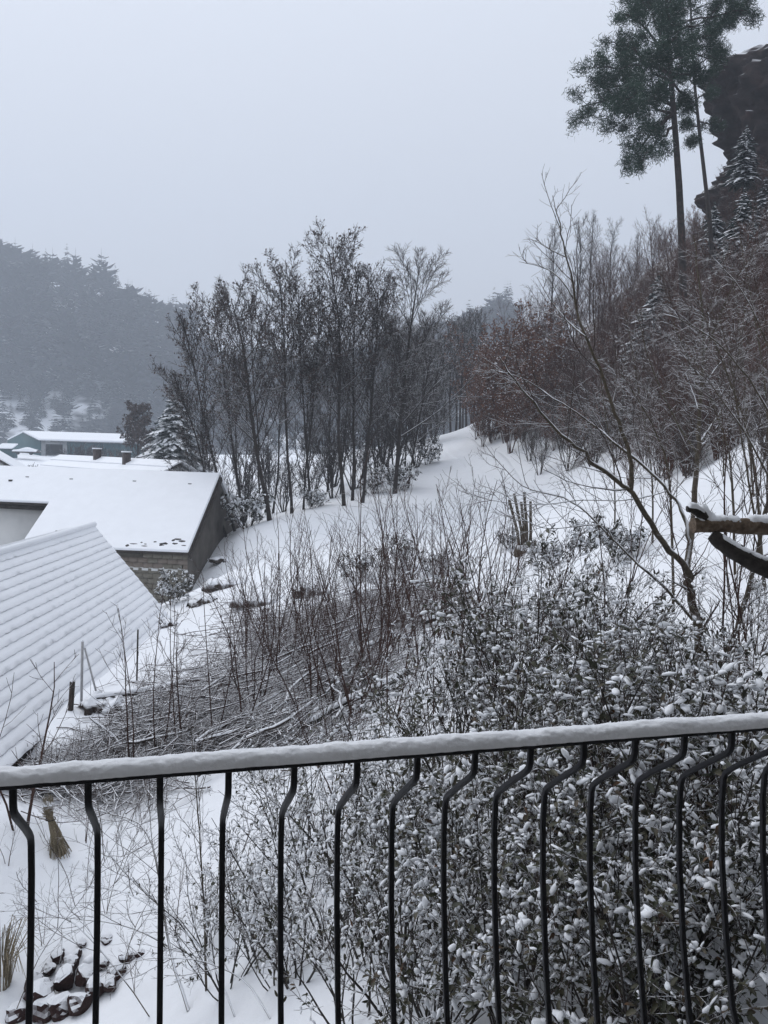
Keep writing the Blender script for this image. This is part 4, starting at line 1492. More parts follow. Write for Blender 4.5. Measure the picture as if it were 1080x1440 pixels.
# ================================================================== cliff and pines
cl = np.array(W(1060, 330, 54.0))
rngc = np.random.RandomState(11)
na, nh = 130, 130
zb, zt = W(1000, 345, 54)[2] - 6, W(1060, 28, 54)[2]
th = np.linspace(-math.pi * 0.95, math.pi * 0.2, na)
hh_ = np.linspace(0, 1, nh)
cxc, cyc = W(1150, 200, 60)[0], 60.0
TH, HH = np.meshgrid(th, hh_, indexing='ij')
prof_r = np.interp(HH, [0, 0.2, 0.33, 0.42, 0.55, 0.64, 0.68, 0.78, 0.88, 0.95, 1.0], [11.6, 10.9, 10.0, 9.2, 8.4, 8.1, 8.9, 9.2, 8.8, 8.3, 6.3])
strata = 0.8 * vnoise(HH * 16 + 0.6 * np.sin(TH * 2), TH * 1.2 + 4) + 0.7 * vnoise(HH * 44, TH * 3 + 40)
cracks = -0.9 * np.clip(1 - np.abs(((TH * 3.1 + vnoise(HH * 5, TH * 2) * 0.8) % 1.0) - 0.5) * 9, 0, 1)
blockn = 1.4 * np.round(2.4 * fbm(TH * 3.2 + 3, HH * 6.0, 2) * 2) / 2 * 0.7
RR = prof_r + strata + cracks * 0.6 + blockn + 0.8 * fbm(TH * 14, HH * 30, 4) + 0.35 * fbm(TH * 40, HH * 40, 2)
CXX = cxc + RR * np.cos(TH)
CYY = cyc + RR * np.sin(TH)
CZZ = zb + (zt - zb) * HH + 0.35 * fbm(TH * 6, HH * 9 + 30, 3)
_i = np.arange(na * nh).reshape(na, nh)
cq = np.stack([_i[:-1, :-1], _i[1:, :-1], _i[1:, 1:], _i[:-1, 1:]], -1).reshape(-1, 4)
cv = np.stack([CXX, CYY, CZZ], -1).reshape(-1, 3)
topc = len(cv)
cv = np.concatenate([cv, [[cxc, cyc, zt + 0.8]]])
ctri = np.stack([_i[:-1, -1], _i[1:, -1], np.full(na - 1, topc)], -1)
tag(link("cliff", mesh_np("cliff", cv, [cq, ctri], 'rock', False)), "dark red sandstone crag above the right slope", "cliff")
# shelf of rock below with snow on it
tag(link("cliff_ledge", None), None) if False else None


def needle_clumps(tag_, C, n_per, L, seed, mat, axis=None, wid=0.05):
    """tufts of needles: thin blades fanned around each clump point"""
    r = np.random.RandomState(seed)
    C = np.asarray(C, float)
    m = len(C)
    d = r.normal(size=(m, n_per, 3))
    d[:, :, 2] += 0.25
    d /= np.linalg.norm(d, axis=2, keepdims=True)
    base = C[:, None] + r.normal(scale=L * 0.55, size=(m, n_per, 3))
    w = np.cross(d, r.normal(size=(m, n_per, 3)))
    w /= np.linalg.norm(w, axis=2, keepdims=True)
    ln = L * r.uniform(0.6, 1.2, (m, n_per, 1))
    v = np.stack([base - w * wid * 0.5, base + w * wid * 0.5, base + d * ln * 0.7 + w * wid * 0.4, base + d * ln], 2).reshape(-1, 3)
    i = np.arange(m * n_per)[:, None] * 4
    t = np.concatenate([i + np.array([[0, 1, 2]]), i + np.array([[0, 2, 3]])])
    return mesh_np(tag_, v, t, mat, False)


def pine(tag_, name, base, tr_pts, tr_r, limbs, seed, label, clump_n, L, spread=1.0):
    """trunk through given points; limbs = (trunk fraction, tip point); tufts on the outer part of each limb"""
    rng = random.Random(seed)
    e = empty(name, base, label, "tree")
    iv = -np.array(base)
    P = [tuple(np.asarray(p) + iv) for p in tr_pts]
    n = len(P) - 1
    rad = [tr_r * (1 - 0.75 * i / n) for i in range(n + 1)]
    link("trunk", tube_mesh(tag_ + "_trunk", [(P, rad)], 9, 'bark_pine'), e)
    dirs = [unit(*(np.array(P[min(i + 1, n)]) - np.array(P[max(i - 1, 0)]))) for i in range(n + 1)]
    lm, tufts, tw = [], [], []
    for f, tip in limbs:
        p, r, d = along(P, rad, dirs, f)
        p = np.array(p)
        q = np.asarray(tip) + iv
        Ld = np.linalg.norm(q - p)
        mid = (p + q) / 2 + np.array([rng.gauss(0, 0.05), rng.gauss(0, 0.05), 0.14]) * Ld
        pts = [tuple((1 - t) ** 2 * p + 2 * t * (1 - t) * mid + t * t * q + np.array([rng.gauss(0, 0.02) * Ld for _ in range(3)]) * (0 < t < 1)) for t in np.linspace(0, 1, 9)]
        rr = [max(0.02, r * 0.5) * (1 - 0.8 * t) + 0.01 for t in np.linspace(0, 1, 9)]
        dd = [unit(*(np.array(pts[min(i + 1, 8)]) - np.array(pts[max(i - 1, 0)]))) for i in range(9)]
        b = (pts, rr, dd)
        lm.append(b)
        sub = sprout(rng, b, max(5, int(Ld * 2.4 * spread)), 0.38, 1.0, 48, 0.34, 0.6, 4, 0.10, 0.03, 0.012, taper=0.45)
        tw += sub
        for s in sub:
            ss = sprout(rng, s, 4, 0.2, 1.0, 45, 0.5, 0.7, 3, 0.12, 0.05, 0.01)
            tw += ss
            for x in [s] + ss:
                for k in range(clump_n):
                    c, _, _ = along(x[0], x[1], x[2], rng.uniform(0.35, 1.0))
                    tufts.append(c)
    link("limbs", tube_mesh(tag_ + "_limbs", pr(lm), 6, 'bark_pine'), e)
    link("twigs", tube_mesh(tag_ + "_twigs", pr(tw), 3, 'bark_pine'), e)["kind"] = "stuff"
    link("crown", needle_clumps(tag_ + "_needles", tufts, 13, L, seed, 'needle_pine', None, 0.03), e)["kind"] = "stuff"
    return e


D1 = 38.0
pb = G(966, D1)
trk = [pb + np.array([0, 0, -0.5])] + [W(u, v, D1) for u, v in ((961, 430), (959, 340), (955, 260), (950, 190), (945, 130), (941, 70), (938, 10), (934, -60), (930, -130))]
LM = [(0.50, (818, 150, -1)), (0.52, (850, 120, 2)), (0.50, (885, 232, 0)), (0.47, (905, 225, -2)), (0.55, (862, 180, 1)), (0.58, (840, 95, -2)), (0.60, (865, 60, 1)), (0.54, (905, 150, -3)),
      (0.63, (880, 20, -2)), (0.66, (890, -20, 0)), (0.62, (920, 60, -3)), (0.60, (990, 110, -1)), (0.58, (975, 150, 1)), (0.66, (1000, 50, -2)), (0.7, (1030, 20, 1)), (0.72, (1055, 15, -1)),
      (0.75, (870, -70, 0)), (0.78, (1000, -30, 0)), (0.8, (920, -90, -2)), (0.85, (960, -110, 0)), (0.9, (910, -140, 0)), (0.95, (950, -150, 0)), (0.66, (940, 20, -3)), (0.62, (960, 80, -3)), (0.57, (930, 115, 3)),
      (0.7, (905, -10, 3)), (0.55, (880, 140, -3)), (0.59, (880, 85, 3)), (0.68, (960, 10, 3)), (0.64, (1010, 85, 2)), (0.49, (920, 185, 2))]
limbs1 = [(f, W(u, v, D1 + dd)) for f, (u, v, dd) in LM]
pine("pine_a", "pine_tree", pb, trk, 0.21, limbs1, 5, "tall dark pine with a wind-swept crown beside the crag", 4, 0.25)
D2 = 46.0
pb2 = G(1010, D2)
trk2 = [pb2 + np.array([0, 0, -0.5])] + [W(u, v, D2) for u, v in ((1004, 390), (998, 310), (990, 240), (983, 180), (978, 130), (974, 80), (972, 30), (970, -40))]
LM2 = [(0.5, (960, 175, 0)), (0.52, (1010, 180, 1)), (0.55, (950, 150, -1)), (0.6, (1005, 130, 0)), (0.65, (955, 105, 0)), (0.7, (1010, 70, 0)), (0.75, (950, 60, 0)), (0.8, (1030, 30, 0)), (0.9, (1050, 5, 0)), (0.9, (960, -20, 0)), (0.95, (1010, -30, 0)), (0.47, (970, 200, 0))]
pine("pine_b", "pine_tree", pb2, trk2, 0.15, [(f, W(u, v, D2 + dd)) for f, (u, v, dd) in LM2], 6, "thinner paler pine stem half hidden behind the tall pine", 3, 0.25)
# young conifers on and below the crag
YC = []
for i in range(2):
    v, t = spruce_mesh("young", 600 + i, 5.0, 1.6, 44, 15, 'needle_spruce', 0.45, 4, 0.4, 0.14)
    YC.append([("crown", mesh_np("young_pine%d" % i, v, t, 'needle_spruce', False), None), ("trunk", trunk_mesh("young_trunk%d" % i, 4.6, 0.07, 'bark_pine'), None)])
for i, (u, v, d, s, lab) in enumerate([(1045, 262, 49.5, 0.75, "frosted young conifer growing against the crag face"), (1072, 330, 48, 0.7, "second frosted conifer on the crag at the picture's edge"),
                                       (985, 345, 50, 0.8, "small frosted conifer at the foot of the crag"), (912, 470, 44, 1.0, "dark young conifer rising out of the brown thicket"), (1025, 400, 44, 1.0, "dusky conifer below the crag in the thicket"), (1070, 420, 40, 1.0, "broad dusky conifer below the crag at the picture's edge")]):
    p = W(u, v, d)
    if v > 330:
        p = G(u, d)
    place("young_conifer", YC[i % 2], p, lab, "conifer", "young conifers round the crag", rz=i * 1.1, s=s)

# ================================================================== valley: spruce, brown tree, hedge bushes
v, t = spruce_mesh("spruce", 650, 5.4, 2.5, 44, 20, 'needle_spruce', 0.42, 4, 0.28, 0.17)
SPR = [("crown", mesh_np("garden_spruce", v, t, 'needle_spruce', False), None), ("trunk", trunk_mesh("garden_spruce_trunk", 5.0, 0.1, 'bark_pine'), None)]
p = W(244, 664, 52)
place("spruce_tree", SPR, p + np.array([0, 0, -0.6]), "broad dark spruce dusted with snow behind the roof ridge", "conifer", None, 0.3, 1.1)
p = W(190, 665, 85)
place("brown_tree", tree_parts("browntree", 660, (0.3, 0, 7.5), 0.14, 'bark_alder', 'twig_alder', 'leaf_dead', n1=24, n2=9, n3=6, f0=0.3, a1=52, l1=0.42, leaves=0.8, leafsize=0.3, tip=0.02, leaf_f0=0.2), p + np.array([0, 0, -0.5]),
      "round brown-leaved tree above the second chimney", "tree")
HB = [shrub_parts("hedge%d" % i, 670 + i, 'twig_snowy', 'twig_alder', H=3.6, stems=12, spread=24, r=0.04, n1=9, n2=7, tip=0.016, a1=30, l1=0.35) for i in range(2)]
for i, (u, d, s) in enumerate([(92, 112, 0.9), (104, 114, 1.2), (116, 110, 1.3), (128, 113, 1.2), (140, 111, 1.3), (152, 108, 1.1), (164, 106, 1.2), (176, 100, 1.1), (205, 96, 1.2), (218, 92, 1.0), (46, 90, 0.6), (38, 92, 0.5), (56, 88, 0.5), (270, 80, 1.0), (290, 78, 0.9), (200, 110, 1.4), (230, 105, 1.4)]):
    x = W(u, 640, d)[0]
    zz = tz(x, d)
    place("hedge_shrub", HB[i % 2], (x, d, zz), "bare grey hedge shrub in front of the teal hall", "shrub", "hedge along the valley floor", rz=i * 0.9, s=s)

# ================================================================== wood on the far hill
FC = []
for i in range(4):
    H = 15.0
    v, t = spruce_mesh("far", 700 + i, H, (3.3, 3.9, 4.6, 3.0)[i], (22, 20, 17, 24)[i], 11, 'needle_far', (0.5, 0.4, 0.25, 0.5)[i], 2, 0.4, 0.2)
    FC.append((v, t))
for i in range(2):
    FC.append(spruce_mesh("far_round", 710 + i, 12.0, (3.4, 4.2)[i], 16, 12, 'needle_far', -0.1, 2, 0.5, 0.22, True))
FCM = [[("crown", mesh_np("far_crown%d" % i, v, t, 'needle_far', False), None), ("trunk", trunk_mesh("far_trunk%d" % i, 14, 0.2, 'bark_pine', 2, 5), None)] for i, (v, t) in enumerate(FC)]
rf = random.Random(12)
for i in range(60):
    d = rf.uniform(432, 473)
    u = -20 + i * 4.9 + rf.uniform(-3, 3)
    x = (u - 540) / F * d
    s = 1.6 * rf.uniform(0.7, 1.15) * (1.3 if i in (9, 17, 23, 26, 33) else 1)
    place("far_conifer", FCM[rf.choice((0, 1, 2, 3, 4, 4, 5, 5))], (x, d, float(hill_z(np.array([x]), np.array([d]))[0]) - 0.8), "misty conifer in the row along the far hill's skyline", "conifer", "conifers on the far skyline", rz=rf.uniform(0, 6), s=(s * rf.uniform(0.9, 1.3), s * rf.uniform(0.9, 1.3), s))
V, T, nb = [], [], 0
cnt = 0
while cnt < 1500:
    d = rf.uniform(290, 480)
    u = rf.uniform(-120, 720)
    if u < 330 and d > 429:
        continue
    if d < 330 and rf.random() < 0.5:
        continue
    x = (u - 540) / F * d
    v, t = FC[rf.choice((0, 1, 2, 3, 4, 4, 5, 5))]
    s = 1.6 * rf.uniform(0.55, 1.3) * (0.55 if d < 345 else 1)
    a = rf.uniform(0, 6.28)
    c, s2 = math.cos(a), math.sin(a)
    vv = v * s
    vv = np.stack([vv[:, 0] * c - vv[:, 1] * s2 + x, vv[:, 0] * s2 + vv[:, 1] * c + d, vv[:, 2] + float(hill_z(np.array([x]), np.array([d]))[0]) - 0.8], -1)
    V.append(vv)
    T.append(t + nb)
    nb += len(vv)
    cnt += 1
wd = link("wood", mesh_np("wood", np.concatenate(V), np.concatenate(T), 'needle_far', False))
tag(wd, "hazy dark wood covering the far hillside", "wood", None, "stuff")


# ================================================================== forked tree in front of the right slope
def traced(name, label, base, stems, bark, twig, seed, n_sub=7, n_tw=5, tip=0.0020, subL=0.38, snow=True, group=None, rmin_sub=0.0034, upb=0.03, twf0=0.3, thin=0.56):
    """a tree whose main limbs run through given points; side shoots grow on them; snow lies along the thicker ones"""
    rng = random.Random(seed)
    e = empty(name, base, label, "tree", group)
    iv = -np.asarray(base, float)
    main, sub, tw = [], [], []
    for pts_, rr0, rr1 in stems:
        rr0, rr1 = rr0 * thin, rr1 * thin
        P = np.array([p if isinstance(p, np.ndarray) else W(*p) for p in pts_], float) + iv
        # resample smoothly
        n = len(P)
        m = max(6, n * 3)
        tq = np.linspace(0, n - 1, m)
        S = np.stack([np.interp(tq, np.arange(n), P[:, k]) for k in range(3)], -1)
        for _ in range(2):
            S[1:-1] = (S[:-2] + 2 * S[1:-1] + S[2:]) / 4
        S[1:-1] += np.array([[rng.gauss(0, rr0 * 0.25) for _ in range(3)] for _ in range(m - 2)])
        rad = [rr0 + (rr1 - rr0) * i / (m - 1) for i in range(m)]
        Pl = [tuple(x) for x in S]
        dirs = [unit(*(S[min(i + 1, m - 1)] - S[max(i - 1, 0)])) for i in range(m)]
        b = (Pl, rad, dirs)
        main.append(b)
        L = sum(math.dist(Pl[i], Pl[i + 1]) for i in range(m - 1))
        k = max(2, int(n_sub * min(2.0, L / 1.5)))
        sb = sprout(rng, b, k, twf0, 0.98, 40, min(subL, 1.2 / max(L, 0.6)), 0.36, 7, 0.10, upb, rmin_sub, taper=0.75)
        sub += sb
        for q in sb:
            tq_ = sprout(rng, q, n_tw, 0.15, 0.98, 38, 0.42, 0.6, 5, 0.11, upb * 0.7, tip, Lmin=0.12)
            tw += tq_
            for x_ in tq_[::2]:
                tw += sprout(rng, x_, 3, 0.2, 0.95, 38, 0.5, 0.7, 3, 0.12, upb * 0.5, tip * 0.8, Lmin=0.06)
    link("trunk", tube_mesh(name + "_trunk", pr(main), 9, bark), e)
    link("branches", tube_mesh(name + "_branches", pr(sub), 5, twig), e)["kind"] = "stuff"
    link("twigs", tube_mesh(name + "_twigs", pr(tw), 3, twig), e)["kind"] = "stuff"
    if snow:
        sn_ = []
        for P, R, D in main + [q for q in sub if q[1][0] > 0.006]:
            P = np.array(P)
            R = np.array(R)
            Dz = np.array([d[2] for d in D])
            hor_ = np.sqrt(np.clip(1 - Dz ** 2, 0, 1))
            seg_, rad_ = [], []
            for i in range(len(P)):
                ok = hor_[i] > 0.40 and rng.random() < 0.85
                if ok:
                    rs = (R[i] * 0.75 + 0.0025) * rng.uniform(0.7, 1.15) * (0.4 + 0.6 * hor_[i])
                    seg_.append(tuple(P[i] + np.array([0, 0, R[i] * 0.62 + rs * 0.2])))
                    rad_.append(rs)
                if (not ok or i == len(P) - 1):
                    if len(seg_) >= 3:
                        rad_[0] *= 0.3
                        rad_[-1] *= 0.3
                        sn_.append((seg_, rad_))
                    seg_, rad_ = [], []
        if sn_:
            link("snow_lining", tube_mesh(name + "_snow", sn_, 6, 'snow'), e)["kind"] = "stuff"
    return e


def gp(u, d, dz=-0.1):
    return G(u, d, dz)


D0 = 6.5
b0 = gp(987, D0)
# W-points are (u, v, d); a ground point is an array and is passed as is
ST = [
    ([b0, (984, 948, D0), (980, 890, D0), (974, 835, D0), (967, 803, D0)], 0.075, 0.058),
    ([(967, 803, D0), (939, 774, 6.4), (912, 734, 6.3), (890, 694, 6.2), (872, 680, 6.2), (850, 660, 6.1), (820, 637, 6.0), (784, 606, 5.9), (755, 570, 5.8), (724, 536, 5.8), (700, 500, 5.8)], 0.05, 0.006),
    ([(887, 692, 6.2), (890, 649, 6.2), (878, 615, 6.2), (861, 572, 6.2), (845, 521, 6.2), (823, 473, 6.2), (809, 435, 6.3), (806, 396, 6.3), (794, 346, 6.3), (784, 305, 6.3), (777, 275, 6.3)], 0.034, 0.004),
    ([(967, 803, D0), (969, 770, 6.6), (967, 740, 6.7), (958, 715, 6.8), (939, 688, 6.9), (906, 655, 7.0), (870, 628, 7.0), (833, 598, 7.1), (809, 579, 7.1), (770, 555, 7.2), (735, 530, 7.2), (690, 520, 7.3)], 0.036, 0.005),
    ([(975, 872, D0), (948, 841, 6.6), (920, 812, 6.6), (893, 790, 6.7), (862, 759, 6.8), (823, 717, 6.9), (790, 698, 7.0), (740, 690, 7.1), (700, 650, 7.2), (670, 610, 7.2)], 0.026, 0.004),
    ([(806, 420, 6.3), (790, 392, 6.2), (765, 375, 6.1), (730, 368, 6.0)], 0.009, 0.003),
    ([(797, 362, 6.3), (775, 352, 6.2), (752, 338, 6.1)], 0.008, 0.003),
    ([(823, 473, 6.2), (800, 455, 6.3), (772, 420, 6.4), (755, 390, 6.4)], 0.011, 0.003),
    ([(939, 690, 6.9), (905, 700, 6.7), (870, 705, 6.5), (820, 702, 6.3), (760, 712, 6.1), (690, 705, 6.0), (650, 690, 6.0)], 0.010, 0.003),
    ([(862, 759, 6.8), (850, 735, 6.5), (800, 742, 6.3), (760, 745, 6.2), (720, 720, 6.1), (690, 690, 6.0)], 0.010, 0.003),
]
traced("forked_tree", "forked tree right of the field with snow-lined limbs reaching left", b0, ST, 'bark_near', 'twig_near', 31, n_sub=7, n_tw=6)
D = 7.2
b1 = gp(1006, D)
traced("leaning_tree", "leaning tree beside the forked one slanting out of the picture", b1,
       [([b1, (1012, 945, D), (1031, 896, D), (1056, 820, D), (1068, 759, D), (1082, 690, D), (1100, 600, D), (1110, 480, D)], 0.055, 0.02),
        ([(1068, 759, D), (1055, 690, 7.4), (1040, 600, 7.5), (1030, 520, 7.6), (1010, 440, 7.6)], 0.022, 0.004),
        ([(1085, 680, D), (1050, 610, 7.0), (1000, 540, 6.9), (960, 500, 6.9)], 0.018, 0.004),
        ([(1098, 610, D), (1060, 540, 7.0), (1010, 480, 6.9), (960, 450, 6.8), (930, 440, 6.8)], 0.018, 0.004),
        ([(1104, 560, D), (1075, 470, 7.3), (1040, 400, 7.3), (1000, 360, 7.3)], 0.016, 0.004),
        ([(1031, 896, D), (1060, 870, 7.3), (1090, 855, 7.4)], 0.015, 0.006)], 'bark_near', 'twig_near', 32, n_sub=8, n_tw=6)
D = 11.0
b2 = gp(975, D)
traced("upright_tree", "upright tree with snowy crotch standing behind the forked one", b2,
       [([b2, (976, 720, D), (980, 660, D), (983, 612, D), (986, 560, D), (990, 480, D), (985, 400, D), (975, 330, D)], 0.085, 0.012),
        ([(982, 640, D), (960, 610, 10.8), (935, 560, 10.7), (910, 500, 10.6), (895, 430, 10.6)], 0.035, 0.006),
        ([(983, 625, D), (1000, 600, 11.1), (1020, 570, 11.2), (1040, 500, 11.3), (1050, 420, 11.4)], 0.035, 0.006),
        ([(986, 560, D), (970, 510, 11.1), (945, 450, 11.2), (930, 380, 11.2)], 0.022, 0.005),
        ([(989, 500, D), (1010, 450, 10.8), (1035, 390, 10.7), (1070, 340, 10.6)], 0.022, 0.005)], 'bark_near', 'twig_near', 33, n_sub=9, n_tw=7, tip=0.0035)
# further slender trees crossing the right edge
for i, (u, d, tips, lab) in enumerate([
    (1090, 9.0, [(1060, 620), (1020, 520), (985, 430)], "slender sapling arching over from the right edge, snow on its back"),
    (1065, 13.0, [(1050, 600), (1045, 500), (1030, 380)], "straight dark sapling against the brown thicket near the edge"),
    (925, 14.0, [(918, 660), (900, 560), (880, 440)], "slim sapling between the forked tree and the field"),
    (870, 16.0, [(866, 660), (850, 580), (842, 500)], "short slim sapling at the field's upper edge"),
    (1020, 15.0, [(1018, 620), (1010, 520), (1000, 420)], "grey sapling behind the broken limb"),
    (1045, 10.0, [(1030, 640), (1000, 560), (960, 470)], "dark sapling leaning left behind the leaning tree"),
    (960, 9.5, [(945, 660), (915, 590), (870, 520)], "dark sapling leaning left behind the forked trunk"),
    (1085, 12.0, [(1080, 560), (1062, 450), (1040, 330)], "tall sapling beside the straight dark one near the edge"),
]):
    bb = gp(u, d)
    traced("sapling", lab, bb, [([bb] + [(a, b, d) for a, b in tips], 0.034, 0.008)], 'bark_near', 'twig_near', 40 + i, n_sub=13, n_tw=8, tip=0.004, subL=0.5, twf0=0.15, snow=True, group="saplings on the right")

# ================================================================== broken limb poking in from the right
D = 2.9
lb = W(1330, 760, D)
lbase = np.array([lb[0], lb[1], tz(lb[0], lb[1]) - 0.1])
lim = empty("broken_tree", lbase, "close snow-topped limb sawn off short, poking in from the side", "tree")
iv = -lbase


def smooth_poly(P, m):
    P = np.array(P, float)
    n = len(P)
    tq = np.linspace(0, n - 1, m)
    S = np.stack([np.interp(tq, np.arange(n), P[:, k]) for k in range(3)], -1)
    for _ in range(2):
        S[1:-1] = (S[:-2] + 2 * S[1:-1] + S[2:]) / 4
    return S


def limb_mesh(tag_, P, R, k, mat, seed, cap=True, rough=0.06):
    r = np.random.RandomState(seed)
    v, q = tube_arrays([(P, R)], k)
    n = len(P)
    v = v.reshape(n, k, 3)
    c = np.array(P)[:, None]
    v = c + (v - c) * (1 + rough * r.normal(size=(n, k, 1)))
    V = [v.reshape(-1, 3)]
    g = Geo()
    g.add(v.reshape(-1, 3), q)
    if cap:
        g.add(np.concatenate([v[0], [np.array(P[0])]]), None, [(i, (i + 1) % k, k) for i in range(k)])
    return g.mesh(tag_, mat, True)


trunkP = smooth_poly([lbase - np.array([0, 0, 0.2]), W(1320, 1000, D), W(1300, 800, D), W(1290, 640, D), W(1310, 400, D), W(1300, 150, D)], 16) + iv
link("trunk", limb_mesh("broken_trunk", trunkP, np.linspace(0.11, 0.06, 16), 10, 'bark_dark', 1, False), lim)
l1P = smooth_poly([W(974, 739, 2.86), W(1010, 737, 2.87), W(1045, 740, 2.88), W(1075, 741, 2.9), W(1110, 738, 2.9), W(1200, 745, 2.9), W(1296, 770, D)], 22) + iv
l1R = np.interp(np.linspace(0, 1, 22), [0, 0.15, 0.3, 0.36, 0.42, 1], [0.029, 0.028, 0.029, 0.033, 0.030, 0.042])
s1 = link("limb", limb_mesh("sawn_limb", l1P, l1R, 12, 'bark_limb', 2), lim)
s1["label"] = "brown limb with a sawn end and thick snow on top"
l2P = smooth_poly([W(1000, 752, 2.86), W(1022, 768, 2.84), W(1050, 786, 2.82), W(1085, 802, 2.82), W(1150, 822, 2.85), W(1305, 850, D)], 18) + iv
link("limb", limb_mesh("dark_limb", l2P, np.interp(np.linspace(0, 1, 18), [0, 0.1, 1], [0.020, 0.029, 0.045]), 12, 'bark_dark', 3), lim)
st_ = smooth_poly([W(990, 728, 2.86), W(982, 718, 2.85), W(972, 715, 2.84), W(966, 716, 2.84)], 8) + iv
link("stub", limb_mesh("limb_stub", st_[::-1], np.linspace(0.012, 0.02, 8), 9, 'bark_dark', 4), lim)


def snow_ridge(tag_, P, R, lift, w, h, seed, k=12):
    """a bank of snow lying along a limb"""
    r = np.random.RandomState(seed)
    P = np.array(P)
    n = len(P)
    t = np.gradient(P, axis=0)
    t /= np.linalg.norm(t, axis=1, keepdims=True)
    s = np.cross(t, [0, 0, 1.0])
    s /= np.linalg.norm(s, axis=1, keepdims=True)
    an = np.linspace(-0.25, math.pi + 0.25, k)
    V = np.zeros((n, k, 3))
    e = np.minimum(1, np.minimum(np.arange(n), n - 1 - np.arange(n)) / 2.0) ** 0.5
    for j, a in enumerate(an):
        V[:, j] = P + s * (np.cos(a) * w * R * (0.3 + 0.7 * e) * (1 + 0.10 * r.normal(size=n)))[:, None] + np.array([0, 0, 1.0]) * (R * lift + np.sin(a) * h * e * (1 + 0.10 * r.normal(size=n)))[:, None]
    ii = np.arange(n * k).reshape(n, k)
    q = np.stack([ii[:-1, :-1], ii[:-1, 1:], ii[1:, 1:], ii[1:, :-1]], -1).reshape(-1, 4)
    return mesh_np(tag_, V.reshape(-1, 3), q, 'snow', True)


ld = np.linspace(0, 1, 40)


def resamp(P, m):
    P = np.array(P)
    return np.stack([np.interp(np.linspace(0, len(P) - 1, m), np.arange(len(P)), P[:, k]) for k in range(3)], -1)


Lp = resamp(l1P, 70)
Lr = np.interp(np.linspace(0, 1, 70), np.linspace(0, 1, 22), l1R)
hcap = 0.022 + 0.035 * np.exp(-((np.linspace(0, 1, 70) - 0.06) / 0.05) ** 2)
link("snow_cap", snow_ridge("limb_snow_a", Lp[1:23], Lr[1:23], 0.5, 0.8, hcap[1:23], 3), lim)
link("snow_cap", snow_ridge("limb_snow_b", Lp[24:], Lr[24:], 0.55, 0.85, 0.026, 4), lim)
Lp2 = resamp(l2P, 50)
Lr2 = np.interp(np.linspace(0, 1, 50), [0, 0.1, 1], [0.024, 0.034, 0.05])
link("snow_cap", snow_ridge("limb_snow_c", Lp2[6:], Lr2[6:], 0.62, 0.7, 0.014, 5), lim)
link("snow_cap", snow_ridge("limb_snow_d", resamp(st_, 12), np.full(12, 0.016), 0.5, 1.1, 0.018, 6), lim)

# ================================================================== snow-laden leafy bushes of the foreground
LB = []
for i, (ls, cv_, n2_) in enumerate(((0.048, 0.14, 5), (0.058, 0.27, 4), (0.050, 0.38, 5), (0.044, 0.20, 6))):
    LB.append(leafy_bush("laurel%d" % i, 800 + i, H=1.75, stems=12, spread=40, leafsize=ls, per=3, n1=8, n2=n2_, cover=cv_, thick=0.26, twig='twig_near', clumps=26))
SB = [leafy_bush("privet%d" % i, 820 + i, H=1.6, stems=8, spread=36, leafsize=0.042, per=2, n1=7, n2=5, cover=0.6, thick=0.34) for i in range(3)]
rb = random.Random(8)
BU = [  # u, d, scale, label
    (1060, 2.9, 0.75, "lowest snowy bush behind the last railing bars"), (960, 3.0, 0.8, "snow-laden bush low behind the widest bar jogs"), (850, 3.2, 0.8, "snow-laden bush low behind the middle right bars"), (745, 3.6, 0.85, "snow-laden bush low behind the middle bars"),
    (1085, 3.7, 0.95, "leafy snowy bush just below the handrail at the right edge"), (1000, 3.9, 0.95, "dense snowy bush just below the handrail's right end"), (905, 4.1, 1.0, "dense snowy bush crossing the handrail line"), (815, 4.5, 1.0, "round snowy bush behind the handrail's middle right"),
    (720, 4.9, 0.95, "snowy bush behind the handrail left of the densest ones"), (1050, 5.2, 0.62, "snowy bush at the foot of the leaning tree"), (960, 5.3, 0.62, "snowy bush hiding the forked tree's foot"), (870, 5.6, 0.9, "broad snowy bush left of the forked trunk"),
    (780, 6.0, 1.1, "snowy bush with a few rusty leaves above the handrail"), (700, 6.4, 0.95, "snowy bush at the left end of the leafy row"), (820, 7.2, 0.85, "snowy bush at the back of the leafy row"), (740, 7.6, 0.75, "small snowy bush at the back beside the brush pile"), (900, 7.6, 0.6, "snowy bush behind the forked trunk"),
    (650, 4.6, 0.85, "thinner snowy bush behind the middle of the railing"), (640, 3.9, 0.8, "snowy bush low behind the bars left of the dense ones"), (1085, 6.8, 0.5, "snowy bush under the broken limb"),
    (790, 5.0, 0.9, "snowy bush just above the handrail's middle"), (930, 3.4, 0.8, "snowy bush low between the right bars"), (1015, 3.3, 0.75, "drooping snowy bush low at the right bars"),
]
